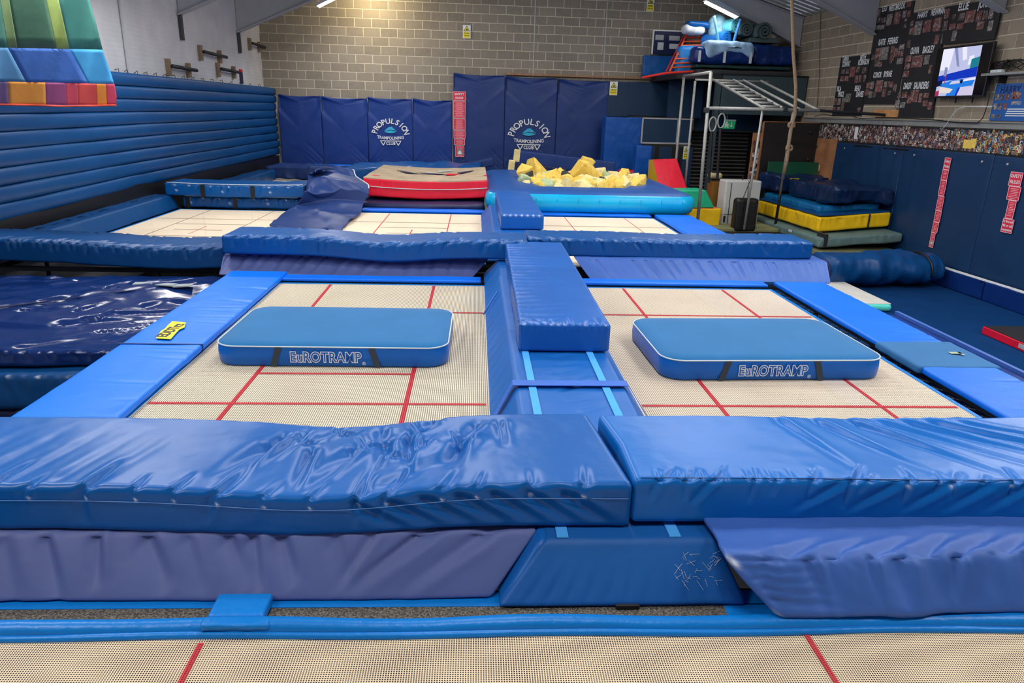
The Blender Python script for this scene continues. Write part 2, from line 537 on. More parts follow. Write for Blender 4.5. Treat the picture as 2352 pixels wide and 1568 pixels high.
# back wall: mortar core, each concrete block in view its own piece
mb = MB(); mb.bx(-6.0, RIGHT_U+.3, BACK_V+.005, BACK_V+.3, FLOOR, 6.4)
wall_back = tag(mb.build('wall_back', M['mortar'], mat=HALL), kind='structure', label='grey concrete block gable wall at the far end')
bm_ = MB(); bm_.bx(-.216, .216, 0, .06, -.1035, .1035)
_o = bm_.build('block', M['block_back'], bevel=0); BLOCK_BACK = _o.data
bpy.data.objects.remove(_o)
bm_ = MB(); bm_.bx(-.06, 0, -.216, .216, -.1035, .1035)
_o = bm_.build('block', M['block_right']); BLOCK_RIGHT = _o.data
bpy.data.objects.remove(_o)
rest = MB(); nb = 0
z0 = 2.0
for r_ in range(20):
    z = z0 + .1125 + r_*.225
    off = .225 if r_ % 2 else 0
    for c_ in range(-1, 34):
        u = -5.05 + c_*.45 + off
        if u < -4.75 or u > RIGHT_U-.2: continue
        if .75 < u < 4.6 and z < 2.55: continue
        if u > 7.4 and z < 2.7: continue
        if z < 4.75 and u < 7.6 and nb < 300:
            o = bpy.data.objects.new('block', BLOCK_BACK); link(o, wall_back)
            o.location = (u, BACK_V+random.uniform(-.003, .003), z); nb += 1
        else:
            rest.bx(u-.216, u+.216, BACK_V, BACK_V+.06, z-.1035, z+.1035)
o = rest.build('block_field', M['block_back'], wall_back); o['kind'] = 'stuff'
# movement joint strips in the gable
for px, py in ((1228, 60), (1392, 60)):
    p = at_v(px, py, BACK_V)
    mb = MB(); mb.bx(p[0]-.012, p[0]+.012, BACK_V-.008, BACK_V+.01, 2.6, 5.4)
    mb.build('joint_strip', M['steel_paint'], wall_back)

# right wall
mb = MB(); mb.bx(RIGHT_U+.005, RIGHT_U+.3, -8, BACK_V+.3, FLOOR, ROOF0+.1)
wall_right = tag(mb.build('wall_right', M['mortar'], mat=HALL), kind='structure', label='tan concrete block side wall behind the photo boards')
rest = MB(); nb = 0
for r_ in range(12):
    z = 1.62 + .1125 + r_*.225
    off = .225 if r_ % 2 else 0
    for c_ in range(60):
        v = -6 + c_*.45 + off
        if v > BACK_V-.2: continue
        hid = (16.3 > v > 12.5 and 2.25 < z < 2.9) or (17.0 > v > 14.2 and 2.1 < z < 3.0)
        if 10.4 < v < 19.6 and not hid and nb < 290:
            o = bpy.data.objects.new('block', BLOCK_RIGHT); link(o, wall_right)
            o.location = (RIGHT_U+.06+random.uniform(-.003, .003), v, z); nb += 1
        else:
            rest.bx(RIGHT_U, RIGHT_U+.06, v-.216, v+.216, z-.1035, z+.1035)
o = rest.build('block_field', M['block_right'], wall_right); o['kind'] = 'stuff'

# left wall (white painted brick) and the wall behind the camera
LW_A, LW_B = np.array([-5.72-.02619*29.2, -8.0]), np.array([-5.72+.02619*.6, 21.8])
_d = (LW_B-LW_A)/np.linalg.norm(LW_B-LW_A)
LWF = frame((LW_A[0], LW_A[1], 0), np.array([_d[1], -_d[0], 0]), np.array([_d[0], _d[1], 0]), EZ)   # local x = into room, y = along the wall
mb = MB(); mb.bx(-.3, 0, 0, float(np.linalg.norm(LW_B-LW_A)), FLOOR, ROOF0+.1)
tag(mb.build('wall_left', M['white_brick'], mat=LWF), kind='structure', label='white painted brick side wall')
def on_left(px, py):       # pixel -> left wall local (x, y, z)
    n = np.array([_d[1], -_d[0], 0]); P0 = np.array([LW_A[0], LW_A[1], 0])
    d = ray(px, py); t = np.dot(P0-_C, n)/np.dot(d, n); X = _C+d*t
    q = X-P0
    return np.array([0, q[0]*_d[0]+q[1]*_d[1], X[2]])
mb = MB(); mb.bx(-8, RIGHT_U+.3, -8.3, -8, FLOOR, 6.4)
tag(mb.build('wall_front', M['white_brick'], mat=HALL), kind='structure', label='white wall behind the viewer')

# roof sheets with real ribs, two slopes
mb = MB()
for side in (0, 1):
    for i in range(0, 98):
        v = -8.2+i*.3
        for (a, b, dz) in ((0, .2, 0.0), (.2, .3, .035)):
            v0, v1 = v+a, v+b
            if side == 0:
                ua, ub = -6.6, RIDGE_U
            else:
                ua, ub = RIGHT_U+.4, RIDGE_U
            za = ROOF0+RSL*((ua-uleft(15)) if side == 0 else (RIGHT_U-ua))
            zb = ROOF0+RSL*(RIGHT_U-RIDGE_U)
            mb.poly([(ua, v0, za+dz), (ub, v0, zb+dz), (ub, v1, zb+dz), (ua, v1, za+dz)])
tag(mb.build('ceiling', M['roof'], mat=HALL), kind='structure', label='grey ribbed roof sheeting')

# portal frames: column, haunched rafter with flanges
def portal(v, label):
    t = thing('portal_frame', label, 'steel frame', mat=HALL, group='steel portal frames of the hall')
    ul = uleft(v)+.02
    ridge_z = ROOF0+RSL*(RIGHT_U-RIDGE_U)
    for s, uw in ((1, ul), (-1, RIGHT_U-.02)):
        hz0 = 3.42 if s > 0 else 3.56
        P = [(uw, ROOF0-.02), (uw, hz0), (uw+s*2.3, hz0+2.3*.43), (RIDGE_U, ridge_z-.34), (RIDGE_U, ridge_z-.03)]
        web = MB(); web.prism([(p[0], v-.01, p[1]) for p in P], (0, .02, 0)); web.build('rafter_web', M['steel_paint'], t)
        fl = MB()
        for a, b in ((P[1], P[2]), (P[2], P[3])):
            fl.prism([(a[0], v-.1, a[1]), (b[0], v-.1, b[1]), (b[0], v-.1, b[1]-.022), (a[0], v-.1, a[1]-.022)], (0, .2, 0))
        fl.build('flange', M['steel_paint'], t)
        top = MB(); top.prism([(P[0][0], v-.1, P[0][1]), (P[4][0], v-.1, P[4][1]), (P[4][0], v-.1, P[4][1]-.02), (P[0][0], v-.1, P[0][1]-.02)], (0, .2, 0))
        top.build('flange', M['steel_paint'], t)
        col = MB()
        if s > 0:
            col.bx(uw, uw+.05, v-.05, v+.05, 2.95, hz0+.02)
            col.build('column', M['steel_col'], t)
    return t
portal(19.25, 'grey steel portal frame nearest the far gable wall')
portal(15.9, 'grey steel portal frame reaching the wall above the names board corner')
portal(12.15, 'grey steel portal frame nearest the viewer, above the television')
# dark corner post and rain pipe on the white wall
mb = MB(); q = on_left(614, 120); mb.bx(0, .12, q[1]-.25, q[1]-.05, FLOOR+.02, ROOF0)
tag(mb.build('corner_post', M['steel_col'], mat=LWF), 'dark steel corner post where white wall meets the block gable', 'post')
mb = MB(); q = on_left(280, 80); mb.tube([(.03, q[1], 1.0), (.03, q[1], ROOF0)], .02, 8)
tag(mb.build('conduit', M['steel_paint'], mat=LWF), 'thin vertical conduit pipe on the white wall beside the banner', 'pipe')

# ----------------------------------------------------------------- lamps along the rafters
M['tube'] = mat_emit('fluorescent_tube', (244, 248, 255), 14.0)
M['lamp_body'] = mat_basic('white_lamp_housing', (225, 226, 228), rough=.4)
def strip_light(p0, p1, label, power=LAMP_W, col=(1, .97, .93)):
    p0 = np.array(p0); p1 = np.array(p1)        # hall coordinates of its two ends
    t = thing('strip_light', label, 'strip light', group='fluorescent strip lights under the roof')
    c = (p0+p1)/2; L = np.linalg.norm(p1-p0); X = (p1-p0)/L
    X = E1*X[0]+E2*X[1]+EZ*X[2]
    Y = np.cross(EZ, X); Y /= np.linalg.norm(Y); Z = np.cross(X, Y)
    t.matrix_world = frame(W(*c), X, Y, Z)
    b = MB(); b.prism([(-L/2, -.11, 0), (-L/2, .11, 0), (-L/2, .06, .07), (-L/2, -.06, .07)], (L, 0, 0)); b.build('housing', M['lamp_body'], t)
    b = MB()
    for y in (-.05, .05):
        b.tube([(-L/2+.03, y, -.022), (L/2-.03, y, -.022)], .018, 8)
    b.build('tube', M['tube'], t, smooth=True)
    ld = bpy.data.lights.new('tube_light', 'AREA'); ld.shape = 'RECTANGLE'; ld.size = L; ld.size_y = .2
    ld.energy = power; ld.color = col
    lo = bpy.data.objects.new('tube_light', ld); link(lo, t); lo.location = (0, 0, -.055)
    return t
def in_view(p):
    d = np.asarray(p)-_C; zz = d@_F
    return zz > 0 and abs(FPX*(d@_R)/zz) < IW/2+60 and FPX*(d@_U)/zz < IH/2+40 and FPX*(d@_U)/zz > -IH/2
a, b = at_v(728, 15, 18.85), at_v(792, -17, 18.85)
strip_light(a, b, 'lit strip light at top left of the block gable')
a, b = at_v(1618, 2, 18.85), at_v(1694, 40, 18.85)
strip_light(a, b, 'lit strip light above the stored mats on the mezzanine', power=LAMP_W*.13)
for v in (15.5, 11.9, 8.4, 4.7, 1.0):
    for u in (-3.6, .3, 5.0, 8.0):
        if v == 15.6 and u == 8.0: continue
        z = roof_z(u, 15)-.5-(0.3 if abs(u-2.6) > 4.5 else 0)
        s = RSL if u < RIDGE_U else -RSL
        if any(in_view(W(u+k_*.8, v, z+k_*.8*s)) for k_ in (-1, 0, 1)): continue
        strip_light((u-.75, v, z-.75*s), (u+.75, v, z+.75*s), 'fluorescent strip light under the roof, out of view')

# warm wall lamp just above the picture edge, washing the blocks
t = thing('wall_lamp', 'warm floodlight high on the block gable', 'wall lamp', mat=HALL)
b = MB(); b.bx(-1.75, -1.45, 19.95, 20.15, 4.84, 4.92); b.bx(-1.63, -1.57, 20.1, 20.99, 4.87, 4.9); b.build('housing', M['steel_col'], t)
b = MB(); b.bx(-1.72, -1.48, 19.98, 20.12, 4.825, 4.84); b.build('lens', mat_emit('warm_lens', (255, 214, 140), 20.0), t)
ld = bpy.data.lights.new('warm_light', 'AREA'); ld.size = .3; ld.energy = 75; ld.color = (1, .8, .45)
lo = bpy.data.objects.new('warm_light', ld); link(lo, t); lo.location = (-1.6, 20.06, 4.80); lo.rotation_euler = (math.radians(52), 0, 0)

# ================================================================= trampolines
def quadstrip(mb, x0, x1, y0, y1, z, mi=0):
    mb.poly([(x0, y0, z), (x1, y0, z), (x1, y1, z), (x0, y1, z)], mi)

_spring = None
def spring_mesh():
    global _spring
    if _spring is None:
        b = MB()
        n = 22
        pts = [(.012+.10*i/n, .006*math.cos(i*1.9), .006*math.sin(i*1.9)) for i in range(n+1)]
        b.tube(pts, .0032, 4)
        o = b.build('spring', M['spring'], smooth=True); _spring = o.data
        bpy.data.objects.remove(o)
    return _spring

def trampoline(label, cx, cy, bedmat, along='y', L=4.28, Wd=2.14, springs=(), linew=.032, z=0.0, line_m='redline', cross_m=None, inner=True):
    """bed, marking lines, webbing border, steel frame on legs"""
    rz = 0 if along == 'y' else -math.pi/2
    t = thing('trampoline', label, 'trampoline', (cx, cy, z), rz, group='trampolines of the hall')
    hx, hy = Wd/2, L/2
    b = MB(); nx, ny = 8, 16
    for i in range(nx):
        for j in range(ny):
            quadstrip(b, -hx+Wd*i/nx, -hx+Wd*(i+1)/nx, -hy+L*j/ny, -hy+L*(j+1)/ny, 0)
    b.build('bed', bedmat, t)
    def line(x0, x1, y0, y1, m=line_m):
        zc_ = .0016 if (x1-x0) > (y1-y0) else 0.0
        q = MB(); q.bx(x0, x1, y0, y1, .0006+zc_, .0020+zc_); q.build('marking_line', M[m], t)
    lw = linew/2
    for sx in (-.54, .54): line(sx-lw, sx+lw, -hy+.02, hy-.02)
    cm_ = cross_m or line_m
    for sy in (-1.075, 1.075): line(-hx+.02, hx-.02, sy-lw, sy+lw, cm_)
    for sy in (-.54, .54): line(-.54, .54, sy-lw, sy+lw, cm_)
    line(-.35, .35, -lw, lw, cm_); line(-lw, lw, -.35, .35, line_m if line_m != 'greyline' else 'redline_far')
    bd = MB()
    wd = .03
    bd.bx(-hx-wd, -hx, -hy-wd, hy+wd, -.004, .004); bd.bx(hx, hx+wd, -hy-wd, hy+wd, -.004, .004)
    bd.bx(-hx, hx, -hy-wd, -hy, -.004, .004); bd.bx(-hx, hx, hy, hy+wd, -.004, .004)
    bd.build('border_webbing', M['edging'], t)
    fr = MB()
    fx, fy = hx+.26, hy+.36
    for (x0, x1, y0, y1) in ((-fx-.03, -fx+.03, -fy, fy), (fx-.03, fx+.03, -fy, fy), (-fx, fx, -fy-.03, -fy+.03), (-fx, fx, fy-.03, fy+.03)):
        fr.bx(x0, x1, y0, y1, -.075, -.03)
    fr.build('frame', M['steel_dark'], t)
    for sx in (-1, 1):
        for sy in (-.62, .62):
            lg = MB(); lg.tube([(sx*fx, sy*fy, -.07), (sx*(fx-.02), sy*fy, FLOOR-z)], .025, 8); lg.build('leg', M['steel_dark'], t)
    sm = spring_mesh()
    for side in springs:
        n = int(L/.085)
        for i in range(n):
            o = bpy.data.objects.new('spring', sm); link(o, t)
            y = -hy+.04+i*(L-.08)/(n-1)
            o.location = (side*(hx+wd), y, -.005-.012*(i % 2)); o.rotation_euler = (0, math.radians(12), 0 if side > 0 else math.pi)
    return t

C1, C2, C0 = -.967, 2.131, -4.07
trampoline('trampoline with a flat blue landing mat, left of the central padded divider', C1, 5.275, M['bed'])
trampoline('trampoline with a flat blue landing mat and bare black springs, right of the divider', C2, 5.266, M['bed_b'], springs=(1,))
trampoline('cream trampoline bed crossing the bottom of the picture', .14, 1.03, M['bed_near'], along='x', linew=.022, line_m='redline_near')
trampoline('white bed trampoline in second row beside the ribbed inflatable wall', C0, 10.7, M['bed_far'], linew=.012, line_m='greyline')
trampoline('white bed trampoline in second row in front of red edged crash mat', C1, 10.7, M['bed_far'], linew=.018, line_m='redline_far', cross_m='greyline')
trampoline('white bed trampoline in second row in front of foam pit', C2, 10.62, M['bed_far'], linew=.014, line_m='redline_far', cross_m='greyline')
trampoline('back row trampoline showing a thin strip of white bed behind lace-edged pads', C0, 16.1, M['bed_far'], linew=.014, line_m='greyline')
trampoline('back row trampoline hidden under the red sided crash mat', C1, 16.1, M['bed_far'], linew=.014, line_m='greyline')
trampoline('back row trampoline hidden under the foam pit', C2, 16.1, M['bed_far'], linew=.014, line_m='greyline')

# frame edging of the near trampoline, with the gritty strip behind it
t = thing('edge_strip', 'rolled blue edging with a gritty grey strip along the near trampoline', 'edging', (0, 0, 0))
V = []
pts = [(x, 2.148 - .022*(x+1.7)/3.8 + .006*math.sin(x*5), .012+.004*math.sin(x*7)) for x in np.linspace(-2.6, 2.9, 80)]
b = MB(); b.tube(pts, .034, 10); b.build('rolled_edge', M['edging'], t, smooth=True)
b = MB(); b.tube([(p[0], p[1]-.034, .004) for p in pts], .016, 8); b.build('rolled_edge', M['edging'], t, smooth=True)
def slope_y(x, off): return 2.165 - .022*(x+1.7)/3.8 + off
for x0, x1 in ((-2.6, -.945), (-.745, .965)):
    b = MB(); b.prism([(x0, slope_y(x0, .012), -.03), (x1, slope_y(x1, .012), -.03), (x1, slope_y(x1, .115), -.03), (x0, slope_y(x0, .115), -.03)], (0, 0, .028))
    b.build('grit_strip', M['grit'], t)
b = MB(); b.prism([(-2.6, slope_y(-2.6, .105), -.032), (2.9, slope_y(2.9, .105), -.032), (2.9, slope_y(2.9, .19), -.032), (-2.6, slope_y(-2.6, .19), -.032)], (0, 0, .032)); b.build('under_flap', M['edging'], t)
b = MB(); b.prism([(.965, slope_y(.965, .0), -.03), (2.9, slope_y(2.9, 0), -.03), (2.9, slope_y(2.9, .11), -.03), (.965, slope_y(.965, .11), -.03)], (0, 0, .03)); b.build('cover_flap', M['edging'], t)
o = soft('cover_flap', M['edging'], t, .2, .13, .045, .012, .02, loc=(-.845, 2.235, -.004))
o = soft('cover_flap', M['edging'], t, .24, .05, .03, .012, .02, loc=(-.83, 2.135, .02), lump=.004, lump_sc=20)

# ================================================================= pads of the first row
def tri_falloff(x, c, w): return np.exp(-((x-c)/w)**2)

# --- big front pad, left
SX, SY, SZ = 3.1, .64, .2
cx, cy = -.955, 2.78
f1, p1 = edge_pinches(-SX/2+.1, SX/2-.15, 17, -SY/2, SZ, .22, .14, .011, .017, .25, 3)
rg = random.Random(5)
f2 = []
for i in range(16):        # deep crumple folds across the middle of the top
    x = .08+i*.068+rg.uniform(-.03, .03)
    a = (x, SY/2-.02-rg.uniform(0, .25), SZ); ln = rg.uniform(.18, .4)
    f2.append((a, (x-rg.uniform(-.03, .16), a[1]-ln, SZ), rg.uniform(.010, .024), rg.uniform(.024, .042)))
for i in range(7):
    x = -1.45+i*.16
    f2.append(((x, -SY/2+.03, SZ), (x+.15, SY/2-.1, SZ), .0035, .035))
for i in range(7):
    x = .2+i*.13
    f2.append(((x+.3, -SY/2, SZ-.03), (x+.52, -SY/2, .02), .010, .03))
f2.append(((.55, -.25, SZ), (1.2, .2, SZ), .012, .05))
for x, y in ((.2, .12), (.48, .1), (.7, .2), (.35, .22), (.6, -.02), (.9, .05)):
    f2.append(((x, y, SZ), (x+.11, y+.04, SZ), .012, .02))
    f2.append(((x, y, SZ), (x-.05, y+.12, SZ), .010, .018))
def bendL(V):
    V = V.copy(); x = V[:, 0]
    top = np.clip(V[:, 2]/SZ, 0, 1)
    V[:, 2] -= (.028*tri_falloff(x, .38, .42))*top + .018*tri_falloff(x, .35, .6)
    V[:, 2] += .012*tri_falloff(x, .95, .35)
    V[:, 1] -= .02*tri_falloff(x, .35, .6)*sstep(.1, -.2, V[:, 1])
    V[:, 1] += .055*sstep(.2, 1.5, x)*sstep(-.2, .2, V[:, 1])
    V[:, 0] -= .035*(V[:, 1]/.3)*sstep(.7, 1.5, x)
    return V
t = thing('end_pad', 'long blue foam pad with crumpled top across the front left', 'foam pad', (cx, cy, .205), group='upper foam pads across the trampoline ends')
soft('cover', M['pad'], t, SX, SY, SZ, .028, .0085, folds=f1+f2, bend=bendL, lump=.0035, lump_sc=4, seed=1, wear_pts=[p for p in p1]+[(p[0], -SY/2, SZ-.055) for p in p1], wear_r=.006)
xs = np.linspace(-SX/2+.01, SX/2-.02, 120)
P = bendL(np.stack([xs, np.full_like(xs, -SY/2-.0045), np.full_like(xs, SZ-.062)], 1))
b = MB(); b.tube(P, .0011, 5); b.build('seam_stitching', mat_basic('stitch_thread', (120, 160, 215), rough=.6), t)
# --- big front pad, right
SXR = 3.2; cxr = .612+SXR/2+.02
f1, p1 = edge_pinches(-SXR/2+.05, SXR/2-.2, 24, -SY/2, SZ, .13, .12, .011, .014, .5, 11)
f2 = []
for i, x in enumerate((-.75, -.52, -.3, -.12, .05, .22, .4)):
    f2.append(((x-.02-.1*i*.5, SY/2-.03, SZ), (x+.12+.07*i, -SY/2+.06, SZ), .010+.003*(i % 3), .03))
    f2.append(((x, -SY/2, SZ-.02), (x-.2, -SY/2, .04), .009, .022))
for i in range(8):
    x = -1.5+i*.09; f2.append(((x, -SY/2, SZ), (x+.01, -SY/2+.1, SZ), .006, .01))
def bendR(V):
    V = V.copy(); x = V[:, 0]
    V[:, 2] += -.012*tri_falloff(x, -.2, .7)*np.clip(V[:, 2]/SZ, 0, 1)+.015*sstep(.3, 1.4, x)
    V[:, 1] += .03*sstep(.2, 1.4, x) - .008
    V[:, 0] -= .04*np.clip(V[:, 1]/.3, 0, 1)*sstep(-.7, -1.5, x)
    return V
t = thing('end_pad', 'long bright blue foam pad with scuffed front edge across the front right', 'foam pad', (cxr, 2.795, .222), group='upper foam pads across the trampoline ends')
soft('cover', M['pad_r'], t, SXR, SY, SZ, .026, .0085, folds=f1+f2, bend=bendR, lump=.003, lump_sc=3.5, seed=2, wear_pts=p1[1:]+[(q[0]-.01, q[1], q[2]-.028) for q in p1[8::2]], wear_r=.007)
P = bendR(np.stack([np.linspace(-SXR/2+.03, SXR/2, 120), np.full(120, -SY/2+.012), np.full(120, SZ+.0005)], 1))
b = MB(); b.tube(P, .0016, 5); b.build('seam_stitching', M['navy_dark'], t)

# --- sloped lower pads (trapezoid section)
def trapz(sx, sy, h, in_l, in_r, in_f, in_b):
    def bend(V):
        V = V.copy(); k = np.clip(V[:, 2]/h, -.2, 1.2)
        fx = (V[:, 0]+sx/2)/sx; fy = (V[:, 1]+sy/2)/sy
        V[:, 0] += k*(in_l*(1-fx) - in_r*fx)
        V[:, 1] += k*(in_f*(1-fy) - in_b*fy)
        return V
    return bend
def slope_folds(sx, sy, h, n, amp, wd, seed, lean=.5, front=True):
    rg = random.Random(seed); L = []
    y = -sy/2
    for i in range(n):
        x = -sx/2+.1+(sx-.2)*(i+rg.uniform(.1, .9))/n
        le = lean(x) if callable(lean) else lean
        dz = h*rg.uniform(.7, .98)
        L.append(((x, y, h*.98), (x-le*dz*rg.uniform(.7, 1.3), y, h*.98-dz), amp*rg.uniform(.4, 1.1), wd*rg.uniform(.7, 1.5)))
    return L
# left
sx, sy, h = 2.75, .8, .2
t = thing('wedge_pad', 'faded violet blue sloped pad under the front left end pad', 'foam pad', (-1.30, 2.29+sy/2, .003), group='sloped lower pads under the end pads')
ff = slope_folds(sx, sy, h, 18, .026, .026, 21, lean=lambda x: -1.0 if x < .72 else (.1 if x < .95 else .9))
soft('cover', M['wedge'], t, sx, sy, h, .02, .012, folds=ff, bend=trapz(sx, sy, h, .0, -.19, .17, .1), lump=.003, seed=4)
# right, crumpled
sx = 2.6
t = thing('wedge_pad', 'crumpled violet blue sloped pad under the front right end pad', 'foam pad', (1.115+sx/2, 2.10+sy/2, .047), group='sloped lower pads under the end pads')
ff = slope_folds(sx, sy, h, 20, .024, .022, 33, lean=lambda x: .75)
rg = random.Random(9)
for i in range(10):
    x = -1.1+i*.16
    ff.append(((x, -sy/2+.02, h), (x+.2, -sy/2+.16, h), .012, .03))
for i in range(5):
    ff.append(((-1.27, -sy/2, h*(.95-.15*i)), (-1.0, -sy/2, h*(.9-.17*i)), .008, .014))
def bendw(V):
    V = trapz(2.6, .8, .2, -.2, 0, .12, .1)(V); x = V[:, 0]
    V[:, 1] += .075*sstep(-1.1, 1.2, x)
    return V
soft('cover', M['wedge_r'], t, sx, sy, h, .03, .0105, folds=ff, bend=bendw, lump=.006, lump_sc=5, seed=6, wear_pts=[(-1.29, -.4, .19), (-1.28, -.4, .175), (-1.29, -.4, .01)], wear_r=.014)

# --- central divider between the two first-row trampolines
y0, y1 = 2.24, 8.0
sxd, syd = .965, y1-y0
t = thing('divider_pad', 'long padded divider with sloped sides and pale blue fastening strips between the trampolines', 'foam pad', (.575, (y0+y1)/2, .002))
ff = []
rg = random.Random(14)
for i in range(26):
    y = -syd/2+.3+i*.2
    ff.append(((-sxd/2, y, .03), (-sxd/2, y+rg.uniform(.05, .22), .17), .006, .02))
    ff.append(((sxd/2, y, .03), (sxd/2, y+rg.uniform(.05, .2), .17), .006, .02))
for i in range(8):
    ff.append(((-.2+rg.uniform(-.1, .3), -1.55+.16*i, .2), (.25, -1.4+.16*i+rg.uniform(-.1, .1), .2), .005, .03))
for i in range(14):
    x = -.45+i*.065; ff.append(((x, -syd/2, .01), (x+.02, -syd/2, .12), .004, .012))
soft('cover', [M['divider']], t, sxd, syd, .2, .022, .02, folds=ff, bend=trapz(sxd, syd, .2, .165, .14, .15, .15), lump=.003, seed=8)
o = soft('front_flap', M['divider_end'], t, .96, .62, .2, .02, .015, loc=(0, -syd/2+.305, .0035), bend=trapz(.96, .62, .2, .19, .10, .15, 0), lump=.002, folds=[((-.4+i*.08, -.31, .02), (-.39+i*.08, -.31, .13), .004, .014) for i in range(11)])
# scratches on the sloped end and the black tab
rg = random.Random(4); b = MB()
for i in range(40):
    x = .2+rg.uniform(0, .18); k = rg.uniform(.35, .8); a = rg.uniform(-1.4, .9); ln = rg.uniform(.01, .04)
    yy = lambda kk: -syd/2-.005+.15*kk-.004
    b.tube([(x, yy(k), .2*k+.004), (x+ln*math.cos(a), yy(k+ln*math.sin(a)/.2), .2*k+ln*math.sin(a)+.004)], .0006, 4)
b.build('scratches', M['piping'], t)
b = MB(); b.bx(-.03, .06, -syd/2-.008, -syd/2+.008, .0, .014); b.build('tab', M['black'], t)
for x0 in (-.245, .2):
    for (ya, yb) in ((-syd/2+.155, -1.85), (-1.80, -.42)):
        b = MB(); b.bx(x0, x0+.045, ya, yb, .205, .2085); b.build('velcro_strip', M['velcro'], t)
# sewn band across
def band(yc, wdt, m, zo=.006):
    prof = [(-.495, .01), (-.34, .2+zo), (.36, .2+zo), (.50, .01)]
    b = MB()
    for (a, c) in zip(prof[:-1], prof[1:]):
        skew = .0
        b.prism([(a[0], yc-wdt/2+(-.22 if a[1] < .1 else 0), a[1]), (c[0], yc-wdt/2+(-.22 if c[1] < .1 else 0), c[1]), (c[0], yc-wdt/2+(-.22 if c[1] < .1 else 0), c[1]+.004), (a[0], yc-wdt/2+(-.22 if a[1] < .1 else 0), a[1]+.004)], (0, wdt, 0))
    return b
band(4.02-(y0+y1)/2, .085, None, .016).build('sewn_band', M['strap'], t)
b = MB(); b.tube([(-.49, 6.2-(y0+y1)/2, .03), (-.44, 6.27-(y0+y1)/2, .1), (-.36, 6.42-(y0+y1)/2, .19)], .008, 6); b.build('sewn_edge', M['strap'], t, smooth=True)

# --- raised block on the divider
SXB, SYB = .63, 3.2
ff = []; rg = random.Random(31); wp = []
for i in range(13):
    x = -SXB/2+.03+i*.047
    ff.append(((x, -SYB/2, .2), (x+rg.uniform(-.03, .03)-(.07 if i < 4 else 0), -SYB/2+.12*rg.uniform(.4, 1.6), .2), .006, .012))
    ff.append(((x, -SYB/2, .195), (x, -SYB/2, .12), .005, .01))
for i in (0, 4, 5, 6, 9, 12): wp.append((-SXB/2+.03+i*.047, -SYB/2+.004, .2))
for i in range(24):
    y = -SYB/2+.1+i*.13
    ff.append(((-SXB/2, y, .2), (rg.uniform(-.2, .15), y+rg.uniform(-.03, .05), .2), .006, .02))
    ff.append(((-SXB/2, y, .19), (-SXB/2, y+rg.uniform(-.05, .05), .04), .006, .015))
def bendb(V):
    V = V.copy(); k = (V[:, 1]+SYB/2)/SYB
    V[:, 0] += .03*k
    return V
t = thing('raised_block', 'long blue foam block lying on the central divider', 'foam block', (.62, 4.64+SYB/2, .2105))
soft('cover', M['block'], t, SXB, SYB, .2, .022, .013, folds=ff, bend=bendb, lump=.0025, seed=12, wear_pts=wp, wear_r=.009)

# --- bright blue frame pads of the outer sides
def frame_pad(name_label, x0, x1, y0, y1, m, seed, z=.012, zt=.05, tilt=0.0, group='bright blue frame pads'):
    sx, sy = x1-x0, y1-y0
    rg = random.Random(seed); ff = []
    for i in range(26):
        y = -sy/2+.1+rg.uniform(0, sy-.2)
        ff.append(((sx/2, y, zt), (sx/2-rg.uniform(.15, .5), y+rg.uniform(-.02, .12), zt), .006*rg.uniform(.4, 1), .02))
    t = thing('frame_pad', name_label, 'foam pad', ((x0+x1)/2, (y0+y1)/2, z), group=group)
    def bend(V):
        V = V.copy(); V[:, 2] += tilt*V[:, 0]/sx
        return V
    soft('cover', m, t, sx, sy, zt, .018, .022, folds=ff, bend=bend, lump=.004, lump_sc=2.5, seed=seed)
    return t
t = frame_pad('bright blue frame pad with a yellow badge left of the first row', -2.63, -2.03, 3.05, 7.72, M['frame_pad'], 41)
# dark band and yellow badge
fy_ = at_z(380, 790, .065)[1]-5.385
b = MB(); b.bx(-.302, .308, fy_-.007, fy_+.007, .0, .0575); b.build('fold_line', M['navy_dull'], t)
sxx = .3
yc = 5.44-5.4
b = MB()
bz = .059
P = [(-.155, -.13), (-.05, -.17), (.0, -.09), (.03, -.06), (.1, .14), (.12, .27), (.0, .29), (-.06, .2), (-.07, .1), (-.13, -.02)]
P = [at_z(*q, .071) for q in ((358, 777), (392, 779), (407, 762), (412, 757), (424, 752), (427, 741), (396, 738), (385, 748), (379, 755), (370, 760))]
b.prism([(p[0]+2.33, p[1]-5.385, bz) for p in P], (0, 0, .003)); b.build('badge', mat_basic('yellow_badge', (250, 225, 20), rough=.5), t)
Vt, Ft = text_mesh('EDDTrz', .105, bold=.004, xs=1.0)
a0 = at_z(370, 775, .07); a1 = at_z(414, 745, .07)
dirv = (a1-a0); dirv[2] = 0; ln = np.linalg.norm(dirv); dirv /= ln
cen = (a0+a1)/2
nrm = np.array([-dirv[1], dirv[0], 0])
wtx = Vt[:, 0].max()-Vt[:, 0].min()
Vw = cen[None]+np.outer(Vt[:, 0]*ln/wtx, dirv)+np.outer(Vt[:, 1]*1.1, nrm)
Vw[:, 0] += 2.33; Vw[:, 1] -= 5.385; Vw[:, 2] = bz+.0045
mesh_np('lettering', Vw, Ft, M['black'], t, smooth=False)
t = frame_pad('bright blue frame pad with a dull teal band right of the first row', 3.325, 3.9, 3.0, 7.62, M['frame_pad_r'], 43, z=.0, zt=.05)
o = soft('teal_band', M['teal_band'], t, .64, .62, .062, .02, .03, loc=(.005, 5.13-5.31, -.004), lump=.006, lump_sc=5, seed=3)
b = MB()
for (a, c) in (((.12, -.3), (.2, -.27)), ((.2, -.27), (.19, -.33))):
    b.box(((a[0]+c[0])/2, (a[1]+c[1])/2+.1, .065), (abs(a[0]-c[0])+.012, abs(a[1]-c[1])+.012, .002))
